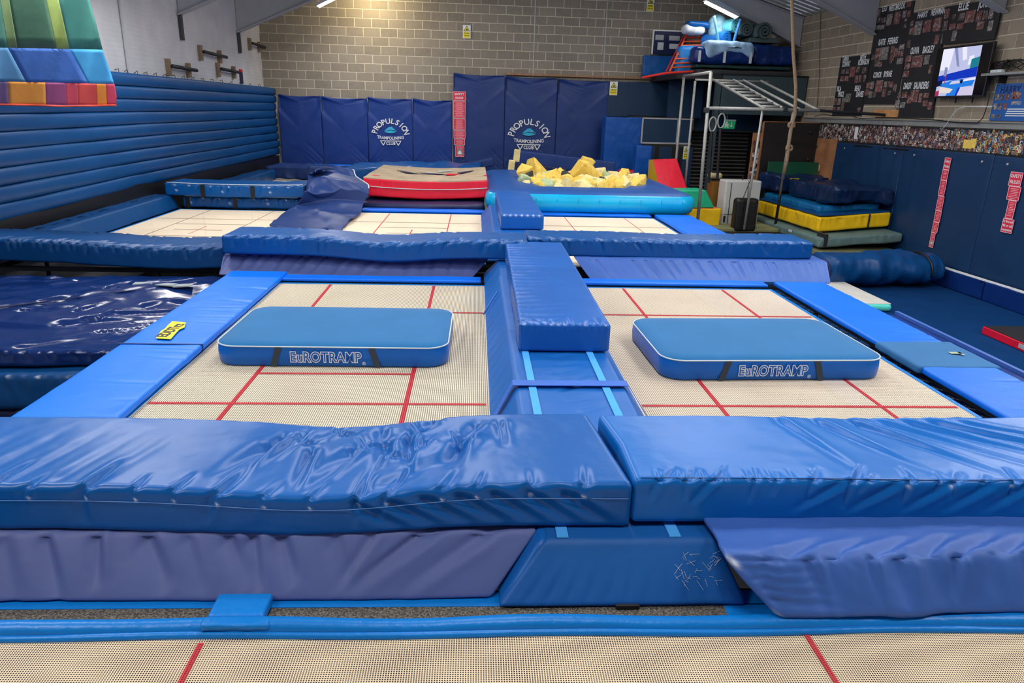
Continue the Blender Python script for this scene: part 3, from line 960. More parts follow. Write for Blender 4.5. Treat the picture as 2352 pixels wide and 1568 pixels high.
b.build('badge_remnant', mat_basic('faded_badge', (160, 172, 150), rough=.7), t)
frame_pad('plain bright blue frame pad right of the second row beside the foam pit', 3.24, 3.9, 8.75, 12.85, M['frame_pad_r'], 47)

# blue end flaps at the far ends of the first-row beds
for k, (x0, x1, lab) in enumerate(((-2.05, .07, 'flat blue end strip behind the left first-row bed'), (1.08, 3.22, 'flat blue end strip behind the right first-row bed'))):
    tag(soft('end_flap', M['frame_pad_r'], None, x1-x0, .2, .035, .012, .03, loc=((x0+x1)/2, 7.58, .006), lump=.003, seed=k), lab, 'edging', 'flat blue strips at the bed ends')

# --- landing mats on the beds
def landing_mat(label, cx, cy, sx, sy, h, rz, rad=.16):
    t = thing('landing_mat', label, 'landing mat', (cx, cy, .0045), rz, group='flat blue landing mats on the beds')
    def outline(o, n=10):
        P = []
        for (qx, qy, a0) in ((1, 1, 0), (-1, 1, 90), (-1, -1, 180), (1, -1, 270)):
            for i in range(n+1):
                a = math.radians(a0+90*i/n)
                P.append((qx*(sx/2-rad)+(rad-o)*math.cos(a), qy*(sy/2-rad)+(rad-o)*math.sin(a)))
        return P
    O = outline(0)
    b = MB()
    rings = [(.012, 0), (0, .012), (-.006, h*.5), (0, h-.012)]
    n = len(O); V = []; F = []
    for (o, z) in rings:
        V += [(p[0], p[1], z) for p in outline(o)]
    for r in range(len(rings)-1):
        for i in range(n): F.append((r*n+i, r*n+(i+1) % n, (r+1)*n+(i+1) % n, (r+1)*n+i))
    F.append(tuple(reversed(range(n))))
    b.add(V, F); b.build('side_cover', M['mat_side'], t, smooth=True)
    # gently padded top
    b = MB(); V = []; F = []
    rr = [(0, h-.012), (.012, h), (.12, h+.004), (.3, h+.006)]
    for (o, z) in rr:
        oo = outline(min(o, rad*.98)) if o <= rad else [(p[0]*(1-o/sx*1.2), p[1]*(1-o/sy*1.2)) for p in outline(rad*.9)]
        V += [(p[0], p[1], z) for p in oo]
    for r in range(len(rr)-1):
        for i in range(n): F.append((r*n+i, r*n+(i+1) % n, (r+1)*n+(i+1) % n, (r+1)*n+i))
    F.append(tuple(range((len(rr)-1)*n, len(rr)*n)))
    b.add(V, F); b.build('top_cover', M['mat_top'], t, smooth=True)
    b = MB(); b.tube([(p[0]*1.002, p[1]*1.002, h-.008) for p in O], .005, 6, closed=True); b.build('piping', M['piping'], t, smooth=True)
    yf = -sy/2-.009
    for x, s in ((-.36*sx/1.64, -1), (.29*sx/1.64, 1)):
        b = MB(); b.prism([(x-.025, yf, h-.014), (x+.02, yf, h-.014), (x+.02+s*.04, yf-.004, .004), (x-.025+s*.04, yf-.004, .004)], (0, .004, 0)); b.build('carry_strap', M['dark_strap'], t)
    # outlined lettering
    for bold, m, dy, nm in ((.0065, M['white'], -.0055, 'lettering_outline'), (.0005, M['mat_side'], -.0068, 'lettering_fill')):
        Vt, Ft = text_mesh('EuROTRAMP', .104, bold=bold, xs=.84, spacing=1.04)
        Vw = np.stack([Vt[:, 0]-.035, np.full(len(Vt), yf+dy), Vt[:, 1]+h*.47], 1)
        mesh_np(nm, Vw, Ft, m, t, smooth=False)
    Vt, Ft = text_mesh('®', .035)
    mesh_np('lettering_mark', np.stack([Vt[:, 0]+.235, np.full(len(Vt), yf-.006), Vt[:, 1]+.03], 1), Ft, M['white'], t, smooth=False)
    return t
landing_mat('blue landing mat on the left bed, straight to the viewer', -1.015, 5.40, 1.66, 1.06, .155, -.008)
landing_mat('blue landing mat on the right bed, turned slightly', 2.135, 5.19, 1.64, 1.06, .155, .03)

# ================================================================= between first and second row
sx, sy, h = 2.95, .85, .2
t = thing('wedge_pad', 'faded violet sloped pad behind the left first-row bed', 'foam pad', (-2.78+sx/2-.1, 7.735+sy/2, .004), group='sloped lower pads under the end pads')
ff = slope_folds(sx-.1, sy, h, 20, .038, .026, 51, lean=lambda x: .6 if x < .4 else -.5)
soft('cover', M['wedge'], t, sx-.2, sy, h, .02, .015, folds=ff, bend=trapz(sx-.2, sy, h, .0, -.2, .24, .1), lump=.003, seed=14)
sx = 2.85
t = thing('wedge_pad', 'violet blue sloped pad behind the right first-row bed', 'foam pad', (1.25+sx/2, 7.735+sy/2, .004), group='sloped lower pads under the end pads')
ff = slope_folds(sx, sy, h, 22, .024, .022, 52, lean=lambda x: -.25)
soft('cover', M['wedge_r'], t, sx-.1, sy, h, .02, .015, folds=ff, bend=trapz(sx-.1, sy, h, -.16, -.06, .3, .1), lump=.003, seed=15)

def cross_pad(label, x0, x1, y0, y1, z, h, m, n, seed, slant, sag=None, twist=0.0, wear=True, topl=.2, sidel=.15):
    sx, sy = x1-x0, y1-y0
    f1, p1 = edge_pinches(-sx/2+.08, sx/2-.08, n, -sy/2, h, topl, sidel, .022, .022, slant, seed)
    f3, p3 = edge_pinches(-sx/2+.08, sx/2-.08, n//2, sy/2, h, topl*.7, .08, .008, .02, slant, seed+1, out=1)
    t = thing('end_pad', label, 'foam pad', ((x0+x1)/2, (y0+y1)/2, z), group='upper foam pads across the trampoline ends')
    def bend(V):
        V = V.copy()
        if sag: V[:, 2] -= sag(V[:, 0])
        V[:, 1] += twist*V[:, 0]/sx
        return V
    soft('cover', m, t, sx, sy, h, .028, .016, folds=f1+f3, bend=bend, lump=.004, lump_sc=3, seed=seed, wear_pts=[p for p in p1] + [p for p in p3[::2]], wear_r=.009)
    return t
cross_pad('blue end pad with a dip in its top behind the left first-row bed', -2.74, .585, 7.77, 8.42, .205, .2, M['pad_far'], 22, 61, .6, sag=lambda x: .055*np.exp(-((x-.1)/.55)**2)-.02, twist=-.1)
cross_pad('blue end pad with slanting creases behind the right first-row bed', .605, 3.97, 8.1, 8.74, .205, .2, M['pad_far'], 26, 67, -.6, sag=lambda x: .02*np.exp(-((x-.2)/.7)**2), twist=.04)
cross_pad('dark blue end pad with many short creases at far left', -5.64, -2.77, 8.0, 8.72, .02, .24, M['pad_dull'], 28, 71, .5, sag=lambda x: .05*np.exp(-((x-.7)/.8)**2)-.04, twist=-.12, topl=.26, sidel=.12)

# second divider, block and its sloped base
t = thing('divider_pad', 'short padded divider with sloped sides between second-row beds', 'foam pad', (.575, 10.75, .002))
soft('cover', M['divider'], t, .965, 4.1, .2, .022, .04, bend=trapz(.965, 4.1, .2, .165, .14, .1, .1), lump=.004, seed=18, folds=[((-.48, -1.9+i*.3, .02), (-.48, -1.75+i*.3, .18), .006, .02) for i in range(13)])
t = thing('raised_block', 'blue foam block on the divider in front of the foam pit', 'foam block', (.655, 11.43, .2105))
rg = random.Random(77)
f1 = [((-.28+i*.05, -1.5, .2), (-.28+i*.05+rg.uniform(-.03, .03), -1.4, .2), .007, .014) for i in range(12)]
soft('cover', M['block'], t, .6, 3.0, .21, .025, .02, folds=f1, lump=.004, seed=19, wear_pts=[(-.25+i*.08, -1.5, .2) for i in range(7)]+[(-.2+i*.09, 1.49, .2) for i in range(5)], wear_r=.014)

# low side pad left of the second-row left bed
t = thing('frame_pad', 'navy side pad along the foot of the ribbed inflatable wall', 'foam pad', (-5.40, 10.85, .0), rz=.015)
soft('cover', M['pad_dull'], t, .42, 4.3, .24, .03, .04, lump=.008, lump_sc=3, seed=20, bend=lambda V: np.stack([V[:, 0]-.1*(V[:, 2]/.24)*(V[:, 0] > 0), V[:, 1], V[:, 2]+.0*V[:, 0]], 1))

# blue strip at the far end of second-row middle bed
tag(soft('end_flap', M['frame_pad_r'], None, 2.2, .26, .05, .02, .04, loc=(-.93, 13.02, .004), lump=.004), 'flat blue end strip below the dark mat of the red crash mat', 'edging', 'flat blue strips at the bed ends')
tag(soft('end_flap', M['frame_pad_r'], None, 2.1, .2, .045, .02, .04, loc=(2.13, 12.9, .004), lump=.004), 'flat blue end strip below the turquoise pit edge', 'edging', 'flat blue strips at the bed ends')

# ================================================================= crash mats at the left
def crash(label, x0, x1, y0, y1, z, h, m, seed, amp=.02, sc=2.2, nf=30, slopes=None, res=.03, r=.05, group=None):
    sx, sy = x1-x0, y1-y0; rg = random.Random(seed); ff = []
    for i in range(nf):
        x = rg.uniform(-sx/2, sx/2); y = rg.uniform(-sy/2, sy/2); a = rg.uniform(.1, 1.2); ln = rg.uniform(.25, .8)
        ff.append(((x, y, h), (x+ln*math.cos(a), y+ln*math.sin(a), h), amp*rg.uniform(.4, 1.1), rg.uniform(.02, .05)))
    for i in range(int(sx/.12)):
        x = -sx/2+.05+i*.12+rg.uniform(-.04, .04)
        ff.append(((x, -sy/2, h), (x+rg.uniform(-.05, .12), -sy/2, h*.3), .014, .022))
    t = thing('crash_mat', label, 'crash mat', ((x0+x1)/2, (y0+y1)/2, z), group=group)
    wp = [(-sx/2+.3+i*.23, -sy/2+.005, h-.015) for i in range(int(sx/.23)-1)]
    soft('cover', m, t, sx, sy, h, r, res, folds=ff, bend=slopes, lump=amp*.9, lump_sc=sc, seed=seed, wear_pts=wp, wear_r=.012)
    return t
def ridge(V):       # the soft front half sags away from a diagonal seam
    V = V.copy()
    d = (V[:, 0]*.62 - V[:, 1]*.78)-.15
    V[:, 2] -= (.17*sstep(-.05, .75, d)+.018*np.exp(-((d-.0)/.05)**2))*np.clip(V[:, 2]/.3, 0, 1)
    V[:, 2] += .03*np.exp(-((d+.06)/.06)**2)*np.clip(V[:, 2]/.3, 0, 1)
    return V
M['navy_shiny'] = vinyl('navy_shiny_vinyl', (12, 40, 96), rough=.2, bump=.009, bsc=3.2)
t = crash('large shiny navy crash mat with a diagonal seam, topmost of the pile at left', -5.7, -2.72, 5.85, 7.9, -.375, .32, M['navy_shiny'], 81, amp=.022, nf=50, slopes=ridge, res=.022)
xs = np.linspace(-1.2, 1.2, 40)
P = ridge(np.stack([xs, (xs*.62-.15)/.78, np.full_like(xs, .328)], 1))
b = MB(); b.tube(P, .006, 5); b.build('seam_piping', M['navy_dark'], t)
crash('navy crash mat under the shiny one at left', -5.75, -2.75, 5.7, 7.95, -.71, .32, M['pad_dull'], 82, amp=.015, nf=10)
crash('lowest navy crash mat of the pile at left', -5.75, -2.75, 5.75, 7.9, FLOOR+.002, .43, M['navy_dark'], 83, amp=.012, nf=6)
b = MB()
for i, (u, a) in enumerate(((-3.45, .1), (-3.22, -.2), (-3.05, .3))):
    b.box((u, 7.45, -.028-.008*i), (.19, .1, .012), rz=a)
tag(b.build('loose_webbing', mat_basic('pale_grey_webbing', (150, 160, 165), rough=.8)), 'pale folded webbing lying under the dark blue end pad', 'webbing')

# ================================================================= ribbed inflatable wall
M['inflatable'] = vinyl('inflatable_vinyl', (8, 72, 130), rough=.42, bump=.004, bsc=3)
IF_P = np.array([-5.4, 20.55]); IF_D = np.array([math.sin(math.radians(1.5)), math.cos(math.radians(1.5))])
t = thing('inflatable_wall', 'tall ribbed dark blue inflatable safety wall along the white wall', 'inflatable', (IF_P[0], IF_P[1], 0))
NR = 9
ys = np.linspace(-16.5, 0, 60)
def zrow(f, s):     # f 0 bottom .. 1 top ; s along (0 far)
    d = np.clip((-s-8)/4.0, 0, 1.5)
    zb = .40+.08*(s+11)/11-.05*d; zt = 2.21
    return zb+(zt-zb)*f
for r in range(NR):
    V = []; n = 9
    for s in ys:
        p = IF_D*s
        for k in range(n+1):
            a = math.pi*k/n
            f = (r+.5-.5*math.cos(a))/NR
            wv = .012*math.sin(s*1.7+r)+.008*math.sin(s*4.1+r*2)
            dep = (.062+wv)*math.sin(a)**.55
            if s > -.25: dep += .0
            V.append((p[0]+IF_D[1]*(dep-.04), p[1]-IF_D[0]*dep, zrow(f, s)))
        V.append((p[0]-.28, p[1], zrow((r+1)/NR, s)-.01)); V.append((p[0]-.28, p[1], zrow(r/NR, s)+.01))
    m_ = n+3; F = []
    for i in range(len(ys)-1):
        for k in range(m_):
            k2 = (k+1) % m_
            F.append((i*m_+k, (i+1)*m_+k, (i+1)*m_+k2, i*m_+k2))
    F.append(tuple(range(m_))); F.append(tuple(reversed(range((len(ys)-1)*m_, len(ys)*m_))))
    b = MB(); b.add(V, F); o = b.build('air_chamber', M['inflatable'], t, smooth=True)
b = MB(); b.prism([(IF_D[0]*-16.5-.26, IF_D[1]*-16.5, .02), (-.26, 0, .02), (.0, 0, .02), (IF_D[0]*-16.5, IF_D[1]*-16.5, .02)], (0, 0, .44)); b.build('gap_shade', M['black'], t)  # black strip standing in for the shaded gap below the air chambers

# wooden anchor blocks with dark bars on the white wall
M['wood_old'] = mat_basic('weathered_wood', (132, 112, 92), rough=.85, var=.25, vsc=25)
for i, (qa, qb, lab) in enumerate((((382, 154), (428, 158), 'wooden blocks with dark bar just above the inflatable wall, nearest'), ((456, 121), (500, 127), 'wooden blocks with dark bar, highest of the middle pair'),
        ((497, 160), (533, 165), 'wooden blocks with dark bar, lowest and just right of the others'), ((570, 101), (592, 105), 'wooden blocks with dark bar nearest the gable corner'))):
    a, c = on_left(*qa), on_left(*qb)
    t = thing('wall_bracket', lab, 'bracket', mat=LWF, group='timber bar brackets on the white wall')
    hs = .15 if i != 3 else .14
    b = MB(); b.bx(0, .08, a[1]-.05, a[1]+.05, a[2]-hs, a[2]+hs); b.build('wood_block', M['wood_old'], t, bevel=.008)
    b = MB(); b.bx(0, .08, c[1]-.05, c[1]+.05, a[2]-hs*.95, a[2]+hs*.85); b.build('wood_block', M['wood_old'], t, bevel=.008)
    b = MB(); b.tube([(.12, a[1]+.0, a[2]+.02), (.12, c[1]+.22, a[2]+.0)], .035, 8); b.build('bar', M['steel_dark'], t, smooth=True)
b = MB()
rg = random.Random(6)
for i in range(16):
    q = on_left(262+i*22, 152+i*2.2)
    b.tube([(.0, q[1], 2.24+rg.uniform(-.01, .03)), (.05, q[1]+rg.uniform(-.02, .05), 2.28), (.04, q[1]+.05, 2.22)], .006, 5)
tag(b.build('tie_hooks', M['steel_dark'], mat=LWF), 'row of small dark tie hooks along the top of inflatable wall', 'hooks')
q = on_left(553, 175)
t = thing('wall_notice', 'small dark notice with a pink top on the white wall above the inflatable', 'sign', mat=LWF)
b = MB(); b.bx(0, .02, q[1]-.1, q[1]+.1, q[2]-.17, q[2]+.1); b.build('plate', M['navy_dark'], t)
b = MB(); b.bx(0, .021, q[1]-.1, q[1]+.1, q[2]+.1, q[2]+.16); b.build('header', M['red'], t)

# ================================================================= rainbow banner hanging at upper left
BY = 8.4
def banner_pt(px, py, ph=0.0):
    d = .05*math.sin(px*.032+.6)+.03*math.sin(px*.075+py*.01)
    p = at_y(px, py, BY+d)
    return p
t = thing('rainbow_banner', 'multicoloured patchwork cloth banner hanging at the upper left', 'banner')
BM = {}
def bmat(c, dot=False):
    if c not in BM: BM[c] = mat_basic('banner_%d_%d_%d' % c, c, rough=.8, var=.08, vsc=5, bump=.003, bsc=10)
    return BM[c]
def redge(y):
    return np.interp(y, [-160, 0, 60, 120, 165, 195, 220, 240], [155, 205, 222, 238, 254, 263, 267, 266])
def bot(x): return np.interp(x, [-60, 40, 150, 268], [238, 240, 243, 241])
def panel(c, y0, y1, xl0, xl1, xr0, xr1):
    ny, nx = 10, 10; V = []; F = []
    for j in range(ny+1):
        f = j/ny; y = y0+(y1-y0)*f
        a = xl0+(xl1-xl0)*f; e = (xr0+(xr1-xr0)*f) if xr0 is not None else redge(y)
        for i in range(nx+1):
            x = a+(e-a)*i/nx
            yy = y
            yy += (6*(x/268-.5))*min(1, max(0, (y-60)/60))*min(1, max(.2, (250-y)/60))
            V.append(banner_pt(x, yy))
    for j in range(ny):
        for i in range(nx):
            F.append((j*(nx+1)+i, (j+1)*(nx+1)+i, (j+1)*(nx+1)+i+1, j*(nx+1)+i+1))
    b = MB(); b.add(V, F); o = b.build('fabric_panel', bmat(c), t, smooth=True)
    s = o.modifiers.new('thick', 'SOLIDIFY'); s.thickness = .006
T0 = -160
panel((72, 128, 116), T0, 112, -60, -60, -25, 18)
panel((120, 144, 98), T0, 112, -25, 18, -5, 40)
panel((66, 108, 88), T0, 112, -5, 40, 72, 130)
panel((150, 172, 92), T0, 112, 72, 130, 98, 160)
panel((70, 140, 130), T0, 112, 98, 160, None, None)
panel((86, 140, 186), 112, 190, -60, -60, 18, 60)
panel((64, 110, 190), 112, 190, 18, 60, 160, 203)
panel((72, 168, 226), 112, 190, 160, 203, None, None)
for c, a, e in (((96, 76, 120), -60, 18), ((226, 150, 66), 18, 104), ((150, 74, 122), 104, 152), ((206, 76, 96), 152, 178), ((210, 76, 74), 178, 222), ((240, 150, 60), 222, 243), ((190, 58, 88), 243, None)):
    panel(c, 190, 240, a, a+(2 if a > 0 else 0), e, None if e is None else e+2) if e is not None else panel(c, 190, 240, a, a+3, None, None)
b = MB(); b.tube([banner_pt(x, bot(x)+1) for x in np.linspace(-60, 266, 40)], .012, 6); b.build('hem', bmat((226, 90, 70)), t, smooth=True)
b = MB(); b.tube([(at_y(150, -170, BY)[0]-2.4, BY, at_y(0, -160, BY)[2]), (at_y(170, -170, BY)[0], BY, at_y(160, -160, BY)[2])], .02, 8); b.build('hanging_pole', M['steel_dark'], t)

# ================================================================= wall pads on the gable
M['wallpad'] = vinyl('wallpad_navy', (24, 58, 134), rough=.42, bump=.008, bsc=3)
M['wallpad2'] = vinyl('wallpad_navy_dull', (30, 56, 118), rough=.45, bump=.008, bsc=3)
M['cyan_logo'] = mat_basic('cyan_print', (52, 178, 220), rough=.6)
def wall_pad(u0, u1, z0, z1, m, label, seed, v=20.98, th=.07, logo=None, drape='both'):
    sx, h = u1-u0-.012, z1-z0
    t = thing('wall_pad', label, 'wall pad', mat=HALL, group='navy padded panels on the gable wall')
    ff = []; rg = random.Random(seed)
    for i in range(7):
        dz = .12+.1*i
        k = .03*(1-i/9)
        ff.append(((-sx/2, -th/2, h-.01-.05*i), (0, -th/2, h-.2-.11*i), k, .05)); ff.append(((sx/2, -th/2, h-.01-.05*i), (0, -th/2, h-.2-.11*i), k, .05))
    for i in range(3):
        ff.append(((-sx/2, -th/2, .05+.1*i), (-sx/2+.5, -th/2, .5+.2*i), .008, .04)); ff.append(((sx/2, -th/2, .05+.12*i), (sx/2-.5, -th/2, .5+.15*i), .008, .04))
    def bend(V):
        V = V.copy(); x = V[:, 0]/(sx/2)
        V[:, 2] -= .035*(1-x*x)*sstep(h*.8, h, V[:, 2])
        return V
    soft('cover', m, t, sx, th, h, .02, .035, folds=ff, lump=.006, lump_sc=2, seed=seed, bend=bend).location = ((u0+u1)/2, v-th/2-.004, z0)
    if logo:
        px, py, S = logo
        c = at_v(px, py, v-th-.03); vv = v-th-.03
        R = .447*S; Vs = []; Fs = []; base = 0
        word = 'PROPULSION'
        angs = np.radians(np.linspace(-76, 76, len(word)))
        for ch, a in zip(word, angs):
            Vt, Ft = text_mesh(ch, .23*S, bold=.004, xs=.92)
            cs, sn = math.cos(-a), math.sin(-a)
            X = Vt[:, 0]*cs-Vt[:, 1]*sn + R*math.sin(a); Y = Vt[:, 0]*sn+Vt[:, 1]*cs + R*math.cos(a)-.07*S
            Vs.append(np.stack([c[0]+X*.98, np.full(len(X), vv), c[2]+Y*.84], 1)); Fs += [[i+base for i in f] for f in Ft]; base += len(Vt)
        mesh_np('lettering_arc', np.concatenate(Vs), Fs, M['white'], t, smooth=False)
        for s, yy, size, xs in (('TRAMPOLINING', -.095, .115, .88), ('CLUB', -.275, .115, .9)):
            Vt, Ft = text_mesh(s, size*S, bold=.003, xs=xs)
            yoff = .0 if s == 'CLUB' else 1
            Yc = Vt[:, 1] + (-.16*(1-(Vt[:, 0]/(.42*S))**2)*.25*S if s != 'CLUB' else 0)
            mesh_np('lettering', np.stack([c[0]+Vt[:, 0], np.full(len(Vt), vv), c[2]+yy*S+Yc], 1), Ft, M['white'], t, smooth=False)
        b = MB()
        z = c[2]-.205*S
        def bar(a, e, w=.011*S):
            d = np.array([e[0]-a[0], e[1]-a[1]]); d = d/np.linalg.norm(d); n = np.array([-d[1], d[0]])*w
            b.prism([(c[0]+a[0]*S+n[0], vv, z+a[1]*S+n[1]), (c[0]+e[0]*S+n[0], vv, z+e[1]*S+n[1]), (c[0]+e[0]*S-n[0], vv, z+e[1]*S-n[1]), (c[0]+a[0]*S-n[0], vv, z+a[1]*S-n[1])], (0, -.003, 0))
        bar((-.29, 0), (.29, 0))
        for s in (-1, 1):
            bar((s*.28, 0), (s*.205, -.12)); bar((s*.205, -.12), (s*.14, 0))
        b.build('emblem_line', M['white'], t)
        # lips-like leaping shape
        P = [(-.17, .02), (-.12, .075), (-.03, .145), (.0, .14), (.03, .15), (.1, .09), (.18, .03), (.12, .055), (.05, .05), (.0, .065), (-.05, .05), (-.1, .035)]
        Q = [(-.17, .01), (-.1, .025), (-.04, .04), (.0, .05), (.06, .035), (.17, .02), (.1, -.015), (.0, -.03), (-.1, -.02)]
        b = MB()
        for pp in (P, Q):
            b.prism([(c[0]+p[0]*S, vv+.001, c[2]+.03*S+p[1]*S) for p in pp], (0, -.003, 0))
        b.build('emblem_shape', M['cyan_logo'], t)
    return t
LU = [-4.24, -3.1, -1.86, -.63, .47]
labs = ['navy wall pad next to the inflatable wall, leftmost on the gable', 'plain navy wall pad left of the low pad with the club emblem', 'low navy wall pad with the white club emblem', 'plain navy low wall pad left of the tall pads']
for i in range(4):
    wall_pad(LU[i], LU[i+1], .02, [2.05, 2.02, 2.04, 2.03][i], M['wallpad'], labs[i], 90+i, logo=(897, 306, 1.0) if i == 2 else None)
TU = [.49, 1.93, 3.4, 4.86]
labs = ['tall navy wall pad with the long red notice', 'tall navy wall pad with the larger white club emblem', 'tall plain navy wall pad nearest the teal panels']
for i in range(3):
    wall_pad(TU[i], TU[i+1], .02, [2.72, 2.69, 2.66][i], M['wallpad2'], labs[i], 95+i, v=20.93, logo=(1215, 312, 1.17) if i == 1 else None)
b = MB(); b.bx(1.95, 6.9, 20.86, 20.98, 2.72, 2.77); tag(b.build('timber_batten', mat_basic('raw_timber', (158, 118, 88), rough=.8, var=.2, vsc=12), mat=HALL), 'long raw timber batten above the tall wall pads', 'batten')

# red safety notices: a long strip of sheets, white print, bag pictogram at the foot
M['notice_red'] = mat_basic('notice_red', (222, 48, 78), rough=.5, var=.04)
M['notice_pale'] = mat_basic('notice_pale_print', (245, 196, 204), rough=.6)
def notice(label, mf, quad_of, rows, head, small=None, pict=True, sheets=None):
    """mf: wall frame; quad_of: list of (x centre, y top, y bottom, width) in wall coordinates; one part per sheet"""
    t = thing('safety_notice', label, 'notice', mat=mf, group='long red safety notices')
    rg = random.Random(len(label))
    for k, (xc, yt, yb, wd, txt) in enumerate(quad_of):
        b = MB(); b.bx(xc-wd/2, xc+wd/2, yb, yt, .002, .006); sh = b.build('sheet', M['notice_red'], t)
        e = .010
        b = MB()
        b.bx(xc-wd/2, xc+wd/2, yt-e, yt, .006, .0075); b.bx(xc-wd/2, xc+wd/2, yb, yb+e, .006, .0075)
        b.bx(xc-wd/2, xc-wd/2+e, yb, yt, .006, .0075); b.bx(xc+wd/2-e, xc+wd/2, yb, yt, .006, .0075)
        b.build('border', M['notice_pale'], sh)
        if txt:
            ls = txt.split('|'); hh = (yt-yb)/(len(ls)+.4)
            for j, s in enumerate(ls):
                Vt, Ft = text_mesh(s, hh*.8, bold=.0015, xs=1.0)
                wmax = Vt[:, 0].max()-Vt[:, 0].min(); f = min(1.0, (wd-.04)/wmax)
                mesh_np('lettering', np.stack([xc+Vt[:, 0]*f, yt-hh*(j+.7)+Vt[:, 1], np.full(len(Vt), .0076)], 1), Ft, M['white'], sh, smooth=False)
        else:
            b = MB(); y = yt-.035
            while y > yb+.03:
                ww = (wd-.05)*rg.uniform(.55, 1.0)
                b.bx(xc-ww/2, xc+ww/2, y-.007, y, .006, .0075); y -= .026
            b.build('print_lines', M['notice_pale'], sh)
    if pict:
        xc, yt, yb, wd, _ = quad_of[-1]
        y = yb+.05
        b = MB(); s = wd*.42
        b.prism([(xc-s*.9, y, .006), (xc+s*.9, y, .006), (xc+s*.75, y+s*1.2, .006), (xc+s*.3, y+s*1.7, .006), (xc-s*.3, y+s*1.7, .006), (xc-s*.75, y+s*1.2, .006)], (0, 0, .002)); b.build('pictogram_ground', mat_basic('pictogram_grey', (150, 140, 136), rough=.7), t)
        b = MB(); s *= .6
        b.prism([(xc-s*.9, y+.02, .008), (xc+s*.9, y+.02, .008), (xc+s*.75, y+s*1.2, .008), (xc+s*.3, y+s*1.9, .008), (xc-s*.3, y+s*1.9, .008), (xc-s*.75, y+s*1.2, .008)], (0, 0, .002)); b.build('pictogram', M['white'], t)
    return t
def bq(px0, px1, py0, py1, txt, v):
    a, c = at_v((px0+px1)/2, py0, v), at_v((px0+px1)/2, py1, v); wl, wr = at_v(px0, py0, v), at_v(px1, py0, v)
    return ((a[0]+c[0])/2, a[2], c[2], wr[0]-wl[0], txt)
V_T = 20.83
notice('long red safety notice on the tall navy wall pad', back_frame(V_T), [bq(1040, 1070, 210, 231, 'SAFETY|RULES', V_T), bq(1041, 1069, 232, 271, '', V_T), bq(1041, 1069, 272, 298, '', V_T), bq(1042, 1069, 299, 318, '', V_T), bq(1043, 1068, 319, 333, '', V_T), bq(1046, 1066, 334, 360, '', V_T)], 0, '')
# yellow warning signs
M['yellow'] = mat_basic('warning_yellow', (244, 226, 32), rough=.5)
def warn_sign(label, mf, x, y, wd, ht, two=True):
    t = thing('warning_sign', label, 'warning sign', mat=mf, group='small yellow warning signs')
    b = MB(); b.bx(x-wd/2, x+wd/2, y-ht/2, y+ht/2, .0, .006); b.build('plate', M['white'], t)
    b = MB(); b.bx(x-wd*.42, x+wd*.42, y-ht*.46, y-ht*.02, .006, .008); b.build('text_panel', M['yellow'], t)
    b = MB(); b.prism([(x-wd*.4, y+ht*.04, .006), (x+wd*.4, y+ht*.04, .006), (x, y+ht*.46, .006)], (0, 0, .002)); b.build('triangle_border', M['black'], t)
    b = MB(); b.prism([(x-wd*.29, y+ht*.085, .0082), (x+wd*.29, y+ht*.085, .0082), (x, y+ht*.385, .0082)], (0, 0, .001)); b.build('triangle', M['yellow'], t)
    b = MB(); b.prism([(x-wd*.1, y+ht*.11, .0094), (x+wd*.12, y+ht*.11, .0094), (x+wd*.1, y+ht*.2, .0094), (x, y+ht*.27, .0094)], (0, 0, .001)); b.build('pictogram', M['black'], t)
    for j, s in enumerate(('WARNING', 'Keep clear')):
        Vt, Ft = text_mesh(s, ht*(.16 if j == 0 else .12), bold=.001)
        f = min(1, wd*.74/(Vt[:, 0].max()-Vt[:, 0].min()))
        mesh_np('lettering', np.stack([x+Vt[:, 0]*f, y-ht*(.12+.17*j)+Vt[:, 1], np.full(len(Vt), .0084)], 1), Ft, M['black'], t, smooth=False)
p = at_v(1072, 73, 20.99); warn_sign('yellow warning sign on the block gable above the first tall pad', back_frame(20.98), p[0], p[2], .21, .33)
p = at_v(1494, 10, 20.99); warn_sign('yellow warning sign highest on the gable, at the top edge', back_frame(20.98), p[0], p[2], .21, .36)

# ================================================================= rear left: lace-edged pads, tarpaulin, crash mats
def lace_pad(label, x0, x1, y0, y1, z, h, m, seed, sag=0.0, straps=(), lift=0.0):
    sx, sy = x1-x0, y1-y0
    f1, p1 = edge_pinches(-sx/2+.05, sx/2-.05, 14, -sy/2, h, .16, .14, .016, .03, .4, seed)
    t = thing('lace_pad', label, 'foam pad', ((x0+x1)/2, (y0+y1)/2, z))
    def bend(V):
        V = V.copy(); x = V[:, 0]/(sx/2)
        V[:, 2] -= sag*(1-x*x); V[:, 2] += lift*x
        return V
    wp = [(p[0], p[1], p[2]-.03) for p in p1[::2]]+[(p[0]+.02, p[1], h*.45) for p in p1[::5]]
    soft('cover', m, t, sx, sy, h, .035, .022, folds=f1, bend=bend, lump=.01, lump_sc=3, seed=seed, wear_pts=wp, wear_r=.014)
    xs_ = np.linspace(-sx/2+.05, sx/2-.03, 40)
    b = MB(); b.tube(bend(np.stack([xs_, np.full(40, -sy/2+.01), np.full(40, h+.006)], 1)), .006, 5); b.build('lacing', M['piping'], t)
    for x in straps:
        b = MB(); b.bx(x-.035, x+.035, -sy/2-.016, -sy/2-.006, .0, h-.01)
        o = b.build('strap', M['black'], t)
        o.location.z = -sag*(1-(x/(sx/2))**2)
    return t
lace_pad('blue lace-edged pad with black straps, lower of the pair beside the tarpaulin', -5.15, -3.12, 12.98, 13.75, .012, .2, M['pad_far'], 101, sag=.0, straps=(-.92, -.1))
lace_pad('blue lace-edged pad with black straps and pale lacing, upper of the pair', -5.38, -2.98, 12.85, 13.7, .235, .22, M['pad_far'], 103, sag=.02, straps=(-.55, .3))

